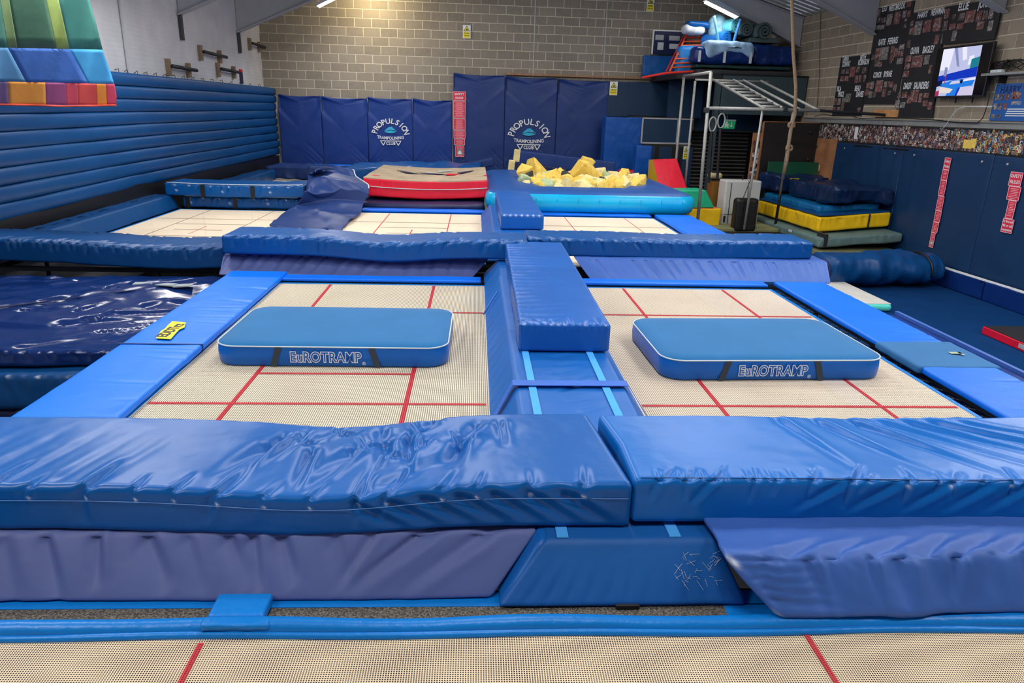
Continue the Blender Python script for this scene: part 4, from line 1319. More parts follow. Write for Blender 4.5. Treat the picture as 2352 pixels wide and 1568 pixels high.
# crumpled tarpaulin
rows = [((655, 535), (775, 535), .02), ((618, 514), (800, 512), .035), ((650, 490), (829, 486), .07), ((682, 468), (836, 462), .2), ((700, 447), (848, 440), .36), ((706, 420), (846, 420), .50), ((708, 402), (812, 398), .60), ((725, 399), (775, 388), .66)]
nr, nc = 90, 70; V = []
rl = np.array([at_z(*a, z) for a, b_, z in rows]); rr_ = np.array([at_z(*b_, z) for a, b_, z in rows])
tt = np.linspace(0, len(rows)-1, nr)
for k in tt:
    L = np.array([np.interp(k, range(len(rows)), rl[:, c]) for c in range(3)]); R_ = np.array([np.interp(k, range(len(rows)), rr_[:, c]) for c in range(3)])
    for j in range(nc):
        f = j/(nc-1)
        p = L+(R_-L)*f
        V.append((p[0], p[1], p[2]+.05*math.sin(math.pi*f)))
V = np.array(V)
Q = V*np.array([1, .8, 1])
cr = (1-np.abs(fbm(Q, 1.5, 5, 2)))**2*.15 - .03 + .05*np.sin(V[:, 1]*5+V[:, 0]*3+2*fbm(Q, 1.2, 9))
V[:, 2] += np.clip(cr-.05, -.03, .3)*np.clip(.35+V[:, 2]*1.6, .3, 1)
F = [(i*nc+j, i*nc+j+1, (i+1)*nc+j+1, (i+1)*nc+j) for i in range(nr-1) for j in range(nc-1)]
t = thing('tarpaulin', 'crumpled navy cover sheet heaped between second-row beds', 'cover sheet')
o = mesh_np('sheet', V, F, M['navy_dull'], t); s = o.modifiers.new('thick', 'SOLIDIFY'); s.thickness = .02; s.offset = -1
e = V.reshape(nr, nc, 3)
b = MB(); b.tube(e[58:, nc-1], .012, 6); b.build('hem', M['piping'], t, smooth=True)

# dark mat and the red crash mat on it
t = thing('crash_mat', 'dark navy crash mat beneath the red edged one', 'crash mat', (-1.05, 14.85, .004), group='crash mats on back row')
soft('cover', M['navy_dark'], t, 2.45, 3.3, .14, .06, .05, lump=.012, lump_sc=2.4, seed=111, bend=lambda V: np.stack([V[:, 0], V[:, 1]-.06*(1-(V[:, 0]/1.2)**2), V[:, 2]*(1-.15*(1-(V[:, 0]/1.2)**2))], 1))
RX, RY, RH = 2.32, 3.1, .33
def sagm(V):
    V = V.copy(); x = V[:, 0]/(RX/2)
    V[:, 2] -= .05*(1-x*x)-.01; V[:, 1] += 0
    return V
t = thing('crash_mat', 'red sided crash mat with worn beige top sagging in the middle', 'crash mat', (-.93, 15.2, .20), group='crash mats on back row')
rg = random.Random(3)
ff = [((-RX/2+.1+i*.1, -RY/2, RH*.9), (-RX/2+.13+i*.1, -RY/2, .04), .012, .03) for i in range(22)]
soft('side_cover', M['red'], t, RX, RY, RH, .03, .04, folds=ff, bend=sagm, lump=.008, seed=113)
M['beige_top'] = mat_basic('worn_beige_canvas', (176, 158, 132), rough=.85, var=.2, vsc=3, bump=.004, bsc=12)
o = soft('top_canvas', M['beige_top'], t, RX-.02, RY-.02, .03, .012, .05, bend=lambda V: sagm(V+np.array([0, 0, RH-.018])), lump=.007, seed=114)
xs = np.linspace(-RX/2+.01, RX/2-.01, 40)
b = MB(); b.tube(sagm(np.stack([xs, np.full(40, -RY/2-.012), np.full(40, RH*.55)], 1)), .008, 6); b.build('piping', M['piping'], t, smooth=True)
b = MB()
def rip(pts, m=0):
    q = sagm(np.array([(x, y, RH+.022) for x, y in pts])); b.prism([tuple(p) for p in q], (0, 0, .006), m)
rip([(-.72, .3), (-.5, -.2), (-.2, -.35), (-.45, .05)]); rip([(-.3, -.1), (.1, -.3), (.35, -.35), (.3, -.25), (.0, -.05)])
rip([(.55, .1), (.85, .5), (.9, .45), (.6, -.2)])
rip([(.35, -.15), (.6, -.2), (.5, -.5), (.32, -.45)], 1)
rip([(-.15, .05), (-.05, .1), (.1, .0), (.0, -.08)], 2); rip([(.1, .5), (.4, .62), (.45, .5), (.15, .35)], 2)
b.build('torn_patch', [M['navy_dark'], M['red'], M['piping']], t)

# pads lying along the foot of the gable
def rear(label, m, x0, x1, y0, y1, z0, h, seed, lump=.03, sc=1.8, rz=0.0, tilt=0.0, cat='foam pad'):
    t = thing('rear_pad', label, cat, ((x0+x1)/2, (y0+y1)/2, z0), rz)
    sx = x1-x0
    soft('cover', m, t, sx, y1-y0, h, .05, .045, lump=lump, lump_sc=sc, seed=seed, bend=lambda V: np.stack([V[:, 0], V[:, 1], V[:, 2]+tilt*V[:, 0]/sx], 1))
    return t
rear('rumpled navy cover pad in the corner behind lace-edged pads', M['navy_dull'], -5.25, -3.0, 18.55, 19.3, .0, .32, 121, lump=.05, sc=2.4)
rear('dark navy pad along the inflatable wall in the back corner', M['pad_dull'], -5.38, -4.95, 13.9, 18.4, .0, .25, 122, lump=.02)
rear('rumpled mid blue mat behind the red crash mat', M['pad_far'], -3.1, .15, 17.3, 19.6, .07, .36, 123, lump=.07, sc=1.5)
rear('bright blue strip of padding at the gable foot', M['frame_pad_r'], -4.4, -.2, 19.85, 20.25, .0, .28, 124, lump=.01)
t = thing('rear_pad', 'narrow navy pad leaning up against the tall wall pads', 'foam pad', (0, 0, 0))
a, c = at_y(1030, 396, 19.85), at_y(1128, 370, 19.95)
d = c-a; L = np.linalg.norm(d); X = d/L; Yv = np.cross(EZ, X); Yv /= np.linalg.norm(Yv); Z = np.cross(X, Yv)
o = soft('cover', M['navy_dull'], t, L+.1, .5, .22, .03, .04, lump=.01, mat=None); t.matrix_world = frame((a+c)/2-Z*.11, X, Yv, Z)

# ================================================================= inflatable foam pit
M['pit_top'] = vinyl('pit_top_vinyl', (34, 84, 158), rough=.4, bump=.004, bsc=4)
M['pit_cyan'] = vinyl('pit_cyan_vinyl', (8, 172, 222), rough=.3, bump=.004, bsc=4)
t = thing('foam_pit', 'turquoise sided inflatable foam pit with rounded blue top rim', 'foam pit', (0, 0, 0))
PX0, PX1, PY0, PY1 = .2, 4.05, 12.95, 18.1
def rring(x0, x1, y0, y1, r, n=9):
    P = []
    for (cx, cy, a0) in ((x1-r, y1-r, 0), (x0+r, y1-r, 90), (x0+r, y0+r, 180), (x1-r, y0+r, 270)):
        for i in range(n):
            a = math.radians(a0+90*i/(n-1)); P.append((cx+r*math.cos(a), cy+r*math.sin(a)))
    return P
def ringset(levels, mat, name, closed_top=False):
    V = []; F = []; n = 36
    for (o, z, r) in levels:
        V += [(p[0], p[1], z) for p in rring(PX0+o, PX1-o, PY0+o, PY1-o, r)]
    for k in range(len(levels)-1):
        for i in range(n): F.append((k*n+i, k*n+(i+1) % n, (k+1)*n+(i+1) % n, (k+1)*n+i))
    b = MB(); b.add(V, F); return b.build(name, mat, t, smooth=True)
ringset([(.1, .03, .3), (.02, .08, .32), (-.02, .2, .34), (.0, .32, .32), (.05, .37, .3)], M['pit_cyan'], 'side_wall')
ringset([(.05, .37, .3), (.14, .405, .3), (.3, .42, .28), (.36, .405, .27), (.42, .42, .26), (.62, .425, .25), (.68, .41, .24), (.74, .425, .23), (.94, .42, .22), (1.06, .38, .2), (1.1, .28, .2), (1.08, .1, .2)], M['pit_top'], 'top_rim')
b = MB(); b.bx(PX0+1.05, PX1-1.05, PY0+1.05, PY1-1.05, .02, .08); b.build('pit_floor', M['pit_cyan'], t)
for i in range(9):
    x = .7+i*.38; b = MB(); b.tube([(x, PY0-.015, .12), (x+.02, PY0-.018, .3)], .006, 5); b.build('seam', M['pit_cyan'], t)

# foam pieces in the pit
M['foam1'] = mat_basic('yellow_foam', (244, 208, 104), rough=.95, var=.15, vsc=6, bump=.01, bsc=25, spec=.15)
M['foam2'] = mat_basic('pale_foam', (240, 220, 158), rough=.95, var=.15, vsc=6, bump=.01, bsc=25, spec=.15)
M['foam3'] = mat_basic('dark_foam', (70, 72, 78), rough=.95, var=.2, bump=.01, bsc=25, spec=.15)
M['foam4'] = mat_basic('mint_foam', (188, 206, 160), rough=.95, var=.15, bump=.01, bsc=25, spec=.15)
def foam_mesh(seed, m, box=1.0):
    rg = random.Random(seed); bm = bmesh.new()
    for i in range(14):
        p = Vector((rg.uniform(-1, 1), rg.uniform(-1, 1), rg.uniform(-1, 1)))
        k = max(abs(p.x), abs(p.y), abs(p.z)); p = p/k*rg.uniform(.8, 1.0)
        bm.verts.new(p*.5)
    bmesh.ops.convex_hull(bm, input=list(bm.verts))
    for v in [v for v in bm.verts if not v.link_faces]: bm.verts.remove(v)
    bmesh.ops.bevel(bm, geom=list(bm.edges), offset=.03, segments=1, affect='EDGES', clamp_overlap=True)
    me = bpy.data.meshes.new('foam_piece'); bm.to_mesh(me); bm.free(); me.materials.append(m); return me
FMESH = [[foam_mesh(200+i+20*k, M['foam%d' % (k+1)]) for i in range(6)] for k in range(4)]
rg = random.Random(55)
def foam(px, py, y, s, kind, lab, rot=None):
    p = at_y(px, py, y)
    o = bpy.data.objects.new('foam_piece', rg.choice(FMESH[kind])); link(o)
    o.location = p; o.rotation_euler = rot or (rg.uniform(0, 6), rg.uniform(0, 6), rg.uniform(0, 6)); o.scale = s if hasattr(s, '__len__') else (s*rg.uniform(.8, 1.2), s*rg.uniform(.8, 1.2), s*rg.uniform(.8, 1.2))
    tag(o, lab, 'foam piece', 'foam pieces in the pit')
foam(1243, 388, 16.3, (.62, .55, .55), 0, 'largest yellow foam chunk at the left of the pit', (.3, .2, .4))
foam(1350, 400, 15.8, (.8, .4, .5), 0, 'long slanting yellow foam slab in the middle of the pit', (.3, .5, .3))
foam(1345, 380, 16.6, (.4, .3, .42), 0, 'pointed yellow foam chunk at the top of the pile')
foam(1463, 423, 14.7, (.5, .25, .3), 0, 'yellow foam slice at the right front of the pit', (.3, -.5, .2))
foam(1402, 425, 14.8, (.42, .3, .35), 0, 'yellow foam wedge near the right front rim of the pit')
foam(1265, 405, 15.6, .35, 0, 'upright yellow foam piece right of the largest chunk')
foam(1290, 402, 15.7, .33, 0, 'blunt yellow foam piece next to the dark one')
foam(1206, 398, 15.7, .35, 0, 'rounded yellow foam piece at the left rim')
foam(1302, 408, 15.3, .26, 2, 'dark grey foam piece in the middle of the pit')
foam(1218, 405, 15.3, .22, 2, 'dark grey foam piece behind the mint one')
foam(1384, 418, 15.1, .2, 2, 'small dark grey foam piece right of the slanting slab')
foam(1206, 414, 14.9, .3, 3, 'mint green foam piece at the left rim')
k = 0
for r_ in range(5):
    y = 14.55+.42*r_
    for i in range(17):
        px = 1212+i*16.0+rg.uniform(-6, 6)+r_*1.5
        py = 432-r_*6.5+rg.uniform(-3, 3)
        if px > 1470 or (r_ > 3 and not 1215 < px < 1440): continue
        kind = rg.choices([0, 1, 2, 3], [.4, .5, .04, .06])[0]
        foam(px, py, y, rg.uniform(.26, .40), kind, ['small yellow foam piece in the loose heap filling the pit', 'small pale cream foam piece in the loose heap filling the pit', 'small dark grey foam crumb among the pale pieces', 'small mint tinted foam piece among the pale pieces'][kind])
        k += 1
rear('navy foam block hidden behind the foam pit carrying the folded mat', M['navy_dark'], .95, 4.3, 18.66, 19.4, FLOOR+.01, 1.3, 125, lump=.01)
# folded panel mat behind the pit
t = thing('folded_mat', 'folded navy panel mat with cream ends behind the foam pit', 'mat')
for (pa, pb, hh, y, dz) in (((1192, 362), (1412, 388), .36, 18.75, .0), ((1180, 384), (1300, 400), .3, 18.5, .0)):
    a, c = at_y(*pa, y), at_y(*pb, y); L = np.linalg.norm(c-a); X = (c-a)/L; Yv = np.cross(EZ, X); Yv /= np.linalg.norm(Yv); Z = np.cross(X, Yv)
    o = soft('panel', M['navy_dark'] if hh < .33 else M['wallpad2'], t, L, .12, hh, .03, .05, lump=.01, mat=frame((a+c)/2-Z*hh/2, X, Yv, Z))
    b = MB(); b.bx(-L/2-.14, -L/2+.02, -.07, .06, .02, hh+.02); o = b.build('cream_end', M['foam2'], t, bevel=.02); o.matrix_world = frame((a+c)/2-Z*hh/2, X, Yv, Z)

# ================================================================= far right: panels, foam blocks, shutter
PLZ = -.65
M['teal_panel'] = mat_basic('dark_teal_panel', (8, 50, 84), rough=.55, var=.08, vsc=2, bump=.003, bsc=6)
M['foam_blue'] = vinyl('foam_blue_vinyl', (14, 80, 165), rough=.38, bump=.008, bsc=5)
def hbox(name, label, cat, m, pa, pb, v, th, group=None, soft_=False, z0=None, r=.03, seed=0, bevel=.006):
    """box whose front face spans two pixels on the plane v, extending back by th"""
    a, c = at_v(*pa, v), at_v(*pb, v)
    z1, zb = a[2], (c[2] if z0 is None else z0)
    sx, h = c[0]-a[0], z1-zb
    t = thing(name, label, cat, mat=frame(W((a[0]+c[0])/2, v+th/2, zb), E1, E2, EZ), group=group)
    if soft_: soft('cover', m, t, sx, th, h, r, .04, lump=.012, lump_sc=3, seed=seed)
    else:
        b = MB(); b.bx(-sx/2, sx/2, -th/2, th/2, 0, h); b.build('board', m, t, bevel=bevel)
    return t, sx, h
hbox('wall_panel', 'dark teal wall panel with the yellow sign, right of tall pads', 'wall panel', M['teal_panel'], (1397, 187), (1446, 268), 20.86, .08, group='dark teal panels on the gable')
hbox('wall_panel', 'wide dark teal wall panel under the timber batten', 'wall panel', M['teal_panel'], (1447, 188), (1588, 269), 20.84, .08, group='dark teal panels on the gable')
p = at_v(1410, 203, 20.8); warn_sign('yellow warning sign on the dark teal wall panel', back_frame(20.84), p[0], p[2], .22, .36)
t, sx, h = hbox('padded_box', 'dark teal padded box with pale edges below the wide wall panel', 'padded box', M['teal_panel'], (1476, 271), (1587, 331), 19.9, .7)
b = MB()
for (x0, x1, z0, z1) in ((-sx/2-.01, -sx/2+.03, 0, h), (-sx/2, sx/2, -.01, .03), (-sx/2, sx/2, h-.02, h+.015), (sx*.19, sx*.22, 0, h)):
    b.bx(x0, x1, -.365, -.345, z0, z1)
b.build('edge_trim', M['steel_paint'], t)
hbox('foam_upright', 'mid blue upright foam block beside the tall plain wall pad', 'foam block', M['foam_blue'], (1392, 268), (1474, 388), 19.95, .45, soft_=True, seed=131, z0=PLZ+.004)
hbox('foam_upright', 'narrow blue upright foam block left of the red wedge', 'foam block', M['foam_blue'], (1463, 334), (1491, 432), 18.9, .4, soft_=True, seed=132, z0=PLZ+.004)
t, sx, h = hbox('striped_panel', 'navy panel with black stripes behind the red wedge', 'wall panel', M['teal_panel'], (1491, 336), (1582, 440), 19.6, .1, z0=PLZ+.004)
for f in (-.36, .02, .18):
    b = MB(); b.bx(sx*f, sx*(f+.09), -.056, -.05, h*.55, h); b.build('stripe', M['black'], t)
p = at_v(1576, 351, 19.55); warn_sign('yellow warning sign beside the shutter door', back_frame(19.59), p[0], p[2], .14, .34)
tag(soft('red_bag', M['red'], None, .5, .35, .22, .08, .05, lump=.03, mat=frame(W(*at_v(1440, 408, 19.2)), E1, E2, EZ)), 'small red bag behind the foam pit', 'bag')

# red and yellow wedge, green prism, yellow box
M['yel_vinyl'] = vinyl('yellow_vinyl', (236, 190, 22), rough=.4, bump=.008, bsc=6)
M['green_vinyl'] = vinyl('green_vinyl', (38, 190, 140), rough=.4, bump=.008, bsc=6)
t = thing('foam_wedge', 'red foam wedge with yellow side standing before the striped panel', 'foam wedge')
A = [W(*at_v(1500, 366, 17.6)), W(*at_v(1554, 364, 17.6)), W(*at_v(1590, 470, 16.7)), W(*at_v(1522, 470, 16.7))]
Bk = [W(*at_v(1490, 367, 18.1)), W(*at_v(1554, 364, 18.1)), W(*at_v(1590, 462, 18.1)), W(*at_v(1485, 456, 18.1))]
b = MB(); b.poly(A[::-1]); b.poly([A[1], Bk[1], Bk[2], A[2]]); o = b.build('red_face', M['red'], t)
b = MB(); b.poly([A[0], A[3], Bk[3], Bk[0]]); b.poly([A[0], Bk[0], Bk[1], A[1]]); b.poly([A[3], A[2], Bk[2], Bk[3]]); b.poly(Bk); b.build('yellow_side', M['yel_vinyl'], t)
tb, sx, h = hbox('foam_box', 'yellow foam box under the green prism', 'foam block', M['yel_vinyl'], (1585, 479), (1651, 521), 15.7, .7, soft_=True, seed=141, r=.02)
b = MB(); b.bx(-sx/2+.02, sx/2-.02, -.33, .33, h, h+.012); b.build('orange_top', mat_basic('orange_edge', (225, 110, 50), rough=.6), tb)
t = thing('foam_prism', 'green foam prism on the yellow box', 'foam wedge')
a = [at_v(1556, 438, 15.75), at_v(1622, 437, 15.75), at_v(1641, 477, 15.75), at_v(1549, 477, 15.75)]
b = MB(); b.prism([W(*q) for q in a][::-1], E2*.6); b.build('cover', M['green_vinyl'], t, bevel=.02)

# platform the right-hand equipment stands on
b = MB(); b.bx(4.9, 7.62, 14.75, 20.95, FLOOR, PLZ); tag(b.build('low_platform', M['black_mat'], mat=HALL), 'low black platform carrying the air cooler and foam shapes', 'platform')

# shutter door in the gable
t = thing('shutter_door', 'dark roller shutter with horizontal slats under the mezzanine', 'shutter', mat=back_frame(20.9))
t['kind'] = 'structure'
b = MB(); a, c = at_v(1583, 300, 20.9), at_v(1738, 446, 20.9); b.bx(a[0], c[0], -1.1, a[2], -.02, .0); b.build('backing', M['black'], t)
M['slat'] = mat_basic('shutter_slat', (120, 120, 118), rough=.5, metal=.3)
for i in range(24):
    z = a[2]-.06-i*.105
    b = MB(); b.prism([(a[0]+.02, z, .0), (a[0]+.02, z, .03), (a[0]+.02, z-.03, .045), (a[0]+.02, z-.05, .0)], (c[0]-a[0]-.5, 0, 0)); b.build('slat', M['slat'], t)
b = MB(); b.bx(a[0]-.1, c[0]+.3, a[2]-.01, a[2]+.05, .0, .1); b.build('head_rail', M['steel_paint'], t)

# ================================================================= mezzanine and what is stored on it
MZ = 2.78
M['slate'] = mat_basic('slate_panel', (52, 72, 78), rough=.6, var=.06)
t = thing('mezzanine', 'dark storage mezzanine above the shutter with a slate front board', 'mezzanine', mat=HALL)
b = MB(); b.bx(6.05, RIGHT_U-.05, 18.6, BACK_V-.06, MZ-.12, MZ); b.build('deck', M['black_mat'], t)
a, c = at_v(1662, 172, 18.55), at_v(1871, 266, 18.55)
b = MB(); b.bx(a[0], RIGHT_U-.04, 18.52, 18.58, c[2]-.02, a[2]); b.build('front_board', M['slate'], t, bevel=.01)
b = MB(); b.bx(a[0]-.03, RIGHT_U-.03, 18.5, 18.6, a[2], a[2]+.035); b.build('edge_trim', M['black'], t)
b = MB(); b.bx(a[0]-.15, a[0]-.02, 18.56, 18.68, FLOOR+.51, MZ-.12); b.build('post', M['slate'], t)
b = MB(); b.bx(7.25, RIGHT_U-.05, 20.3, 20.4, 1.4, MZ-.13); b.build('rear_fascia', M['teal_panel'], t)
b = MB(); b.bx(6.3, 7.25, 19.9, 20.0, 1.72, MZ-.13); b.build('side_fascia', M['teal_panel'], t)
b = MB(); b.bx(9.32, RIGHT_U-.06, 18.6, 20.8, FLOOR+.01, MZ-.13); b.build('side_wall', M['black_mat'], t)

def on_deck(name, label, cat, m, pa, pb, v, th, seed=0, r=.05, lump=.03, z0=MZ+.004, group=None, sc=3.0):
    a, c = at_v(*pa, v), at_v(*pb, v)
    sx, h = c[0]-a[0], a[2]-z0
    t = thing(name, label, cat, mat=frame(W((a[0]+c[0])/2, v+th/2, z0), E1, E2, EZ), group=group)
    soft('cover', m, t, sx, th, h, r, .04, lump=lump, lump_sc=sc, seed=seed)
    return t, sx, h
M['green_dark'] = mat_basic('dark_green_mat', (26, 58, 58), rough=.7, bump=.004, bsc=10)
M['grey_green'] = mat_basic('grey_green_mat', (78, 98, 100), rough=.7, bump=.004, bsc=10)
on_deck('flat_mat', 'grey flat mat at the front edge of the mezzanine', 'mat', mat_basic('charcoal_mat', (52, 54, 58), rough=.7), (1602, 158), (1826, 168), 18.75, 1.1, 151, .03, .01, group='flat mats on the mezzanine')
zt = at_v(1700, 158, 18.75)[2]
on_deck('flat_mat', 'dark green flat mat under the holdall on the mezzanine', 'mat', M['green_dark'], (1600, 147), (1818, 158), 18.85, 1.0, 152, .03, .015, z0=zt+.004, group='flat mats on the mezzanine')
zt2 = at_v(1700, 147, 18.85)[2]
# holdall
tb, sx, h = on_deck('holdall', 'large navy and white sports holdall with pale straps on the mezzanine', 'bag', M['navy'], (1597, 106), (1729, 150), 18.75, .55, 153, .12, .03, z0=zt2-.02)
o = soft('white_top', mat_basic('pale_blue_print', (150, 188, 222), rough=.5, bump=.02, bsc=6, var=.3, vsc=6), tb, sx*.84, .54, .36, .14, .035, lump=.022, loc=(.09*sx, -.05, h-.2), seed=4, bend=lambda V: np.stack([V[:, 0], V[:, 1], V[:, 2]+.09*np.sin(V[:, 0]*5+1)*(V[:, 1] < 0)*(V[:, 2] < .18)], 1))
for x in (-sx*.42, .0, sx*.44):
    b = MB(); b.bx(x-.03, x+.03, -.32, -.29, .03, h*.75); b.build('strap', M['piping'], tb)
on_deck('blue_kit_bag', 'sky blue kit bag with printed side left of the holdall', 'bag', mat_basic('sky_blue_nylon', (30, 130, 210), rough=.5, bump=.01, bsc=8), (1562, 103), (1640, 158), 19.35, .4, 154, .12, .025)
on_deck('navy_cushion', 'navy cushion mat at the right end of the mezzanine', 'mat', M['navy'], (1733, 101), (1822, 147), 18.95, .7, 155, .09, .06, z0=zt2)
on_deck('blue_mat', 'blue mat propped on the ledge left of the red ladder', 'mat', M['pad_far'], (1479, 126), (1562, 176), 20.4, .15, 156, .03, .008, z0=MZ)
on_deck('storage_box', 'brown board box behind the blue pole on the mezzanine', 'box', mat_basic('brown_board', (96, 58, 44), rough=.7), (1688, 88), (1762, 130), 19.9, .5, 157, .02, .0)
# framed display
t, sx, h = hbox('display_board', 'navy display board with white frame and pinned sheets on the ledge', 'display board', M['navy_dark'], (1503, 71), (1574, 127), 20.7, .05)
b = MB(); b.bx(-sx/2-.03, -sx/2, -.035, .03, 0, h+.03); b.bx(-sx/2, sx/2, -.035, .03, h, h+.03); b.build('frame_edge', M['white'], t)
for (x, z, w_, hh, m) in ((-.33, .62, .28, .22, 'steel_paint'), (-.28, .2, .2, .32, 'piping'), (.12, .62, .36, .2, 'steel_paint'), (.14, .26, .34, .22, 'piping')):
    b = MB(); b.bx(x*sx-w_*sx/2*.9, x*sx+w_*sx/2*.9, -.032, -.026, z*h, (z+hh)*h); b.build('pinned_sheet', M[m], t)
# red ladder trestle
M['red_metal'] = mat_basic('red_painted_metal', (226, 52, 38), rough=.4); M['orange_metal'] = mat_basic('orange_painted_metal', (235, 92, 40), rough=.4)
t = thing('ladder_trestle', 'red and orange metal trestle with many rungs on the mezzanine', 'trestle')
def hp(px, py, v): return W(*at_v(px, py, v))
R1 = [hp(1577, 79, 19.9), hp(1538, 164, 19.0)]; R2 = [hp(1611, 79, 19.9), hp(1617, 160, 19.2)]
b = MB(); b.tube(R1, .025, 8); b.build('rail', M['orange_metal'], t); b = MB(); b.tube(R2, .025, 8); b.build('rail', M['red_metal'], t)
for f in (0, .09, .2, .31, .43, .55, .67, .79, .9):
    b = MB(); b.tube([R1[0]+(R1[1]-R1[0])*f, R2[0]+(R2[1]-R2[0])*f], .02, 8); b.build('rung', M['red_metal'] if f < .2 else M['orange_metal'], t)
b = MB(); b.tube([hp(1572, 79, 20.2), hp(1530, 164, 19.4)], .02, 8); b.build('rail', M['red_metal'], t)
b = MB(); b.tube([hp(1475, 178, 19.2), hp(1530, 168, 18.9), hp(1592, 164, 18.9)], .03, 8); b.build('foot_bar', M['red_metal'], t)
# heap of towels, poles and rolls
tw = mat_basic('white_towel', (214, 220, 226), rough=.9, var=.2, vsc=8)
def lumpy(name, label, cat, m, px, py, v, s, seed, group=None):
    t = thing(name, label, cat, mat=frame(hp(px, py, v), E1, E2, EZ), group=group)
    soft('cover', m, t, s[0], s[1], s[2], min(s)*.45, .035, lump=.025, lump_sc=3, seed=seed)
lumpy('cloth_bundle', 'white cloth bundle on top of the trestle', 'cloth', tw, 1590, 79, 19.6, (.55, .4, .22), 161)
lumpy('cloth_bundle', 'blue cloth draped on top of the white bundle', 'cloth', M['pad_far'], 1600, 66, 19.6, (.6, .4, .16), 162)
lumpy('cloth_bundle', 'white and pale blue cloth heap between the poles', 'cloth', mat_basic('pale_cyan_cloth', (140, 184, 200), rough=.8, var=.3, vsc=9), 1643, 88, 19.5, (.42, .4, .55), 163)
for (a, c, lab, m) in (((1640, 36), (1652, 108), 'pale blue pole standing up left of the holdall top', (120, 196, 220)), ((1701, 44), (1682, 106), 'blue pole leaning right of the holdall top', (70, 140, 215))):
    b = MB(); b.tube([hp(*a, 18.95), hp(*c, 18.95)], .035, 8); tag(b.build('pole', mat_basic('pole_%d' % m[0], m, rough=.4)), lab, 'pole')
def roll(label, m, px, py, v, r, L, mm, turns=2.6, ang=.5):
    t = thing('rolled_mat', label, 'rolled mat', mat=frame(hp(px, py, v), E1*math.cos(ang)+E2*math.sin(ang), -E1*math.sin(ang)+E2*math.cos(ang), EZ), group='rolled mats on the mezzanine')
    P = []; th = r/(turns+1)*.82
    n = 70
    for i in range(n+1):
        a = 2*math.pi*turns*i/n; rr = r*(.18+.82*i/n)
        P.append((rr*math.cos(a), rr*math.sin(a)))
    V = []; F = []
    for y in (0, L):
        for i, (x, z) in enumerate(P):
            d = math.hypot(x, z)+1e-6
            V.append((x, y, z)); V.append((x*(1-th/d), y, z*(1-th/d)))
    k = 2*(n+1)
    for i in range(n):
        a, b2, c2, d2 = 2*i, 2*i+1, 2*i+3, 2*i+2
        F += [(a, d2, c2, b2), (k+a, k+b2, k+c2, k+d2), (a, k+a, k+d2, d2), (b2, c2, k+c2, k+b2)]
    b = MB(); b.add(V, F); b.build('roll', m, t, smooth=False)
roll('turquoise rolled mat high up on the mezzanine', mat_basic('turquoise_mat', (110, 206, 214), rough=.6), 1690, 60, 19.2, .2, .8, 0)
roll('blue rolled mat with a spiral end beside the blue pole', mat_basic('blue_roll', (30, 120, 205), rough=.5), 1670, 88, 19.15, .19, .7, 0)
roll('grey green rolled mat left of the other grey roll', M['grey_green'], 1716, 68, 19.1, .2, .8, 0, ang=.1)
roll('grey green rolled mat under the haunch of the rafter', M['grey_green'], 1757, 72, 19.0, .24, .8, 0, ang=.1)
on_deck('flat_mat', 'grey green flat mat under the rolled mats', 'mat', M['grey_green'], (1722, 86), (1790, 93), 19.1, .8, 158, .02, .01, z0=at_v(1750, 98, 19.1)[2])

# ================================================================= scaffold climbing frame, rings and rope
t = thing('scaffold_frame', 'galvanised tube climbing frame with an inclined ladder', 'climbing frame')
def pipe(name, pts, r=.03, n=8): b = MB(); return b.tube(pts, r, n).build(name, M['steel'], t, smooth=True)
VF, VB = 15.0, 18.2
foot = at_v(1610, 440, VF); top = at_v(1633, 166, VF)
p1 = W(top[0], VF, top[2]); pipe('post', [p1, W(foot[0], VF, PLZ)], .036)
p2 = hp(1571, 175, VB); 
pipe('top_tube', [p1, p2], .032)
pipe('post', [p2, W(at_v(1571, 175, VB)[0], VB, PLZ)], .034)
pipe('post', [hp(1597, 186, VB-.6), W(at_v(1597, 186, VB-.6)[0], VB-.6, PLZ)], .03)
pipe('back_bar', [hp(1597, 183, VB-.5), hp(1765, 188, VB-.5)], .025)
fb0, fb1 = at_v(1624, 248, VF), at_u(2036, 264, RIGHT_U-.02)
F0 = W(*fb0); F1 = W(*fb1)
pipe('front_bar', [F0, W(*at_v(1882, 254, VF))], .034); 
b = MB(); b.tube([W(*at_v(1882, 254, VF)), F1], .03, 8); b.build('front_bar_extension', M['steel_dark'], t)
rails = [((1638, 183), (1757, 250)), ((1685, 184), (1803, 251)), ((1708, 185), (1838, 252)), ((1748, 186), (1880, 253))]
RL = [(hp(*a, VB-.5), hp(*c, VF)) for a, c in rails]
for a, c in RL: pipe('ladder_rail', [a, c], .03)
for i in range(8):
    f = .12+i*.115; a = RL[0][0]+(RL[0][1]-RL[0][0])*f; c = RL[1][0]+(RL[1][1]-RL[1][0])*f; pipe('rung', [a, c], .026)
pipe('post', [hp(1752, 250, VF+.05), W(at_v(1746, 250, VF)[0], VF+.05, PLZ+.08)], .026)
pa = hp(1823, 254, VF); pb = at_z(1779, 528, PLZ)
pipe('raking_post', [pa, pa+(pb-pa)*.55], .034)
b = MB(); b.tube([pa+(pb-pa)*.55, pb], .034, 8); b.build('raking_post_sleeve', M['black'], t, smooth=True)
for q in ((1622, 253), (1826, 254), (1803, 251)):
    b = MB(); c = hp(*q, VF); b.box(c, (.1, .1, .1)); b.build('clamp', M['steel_dark'], t, bevel=.015)
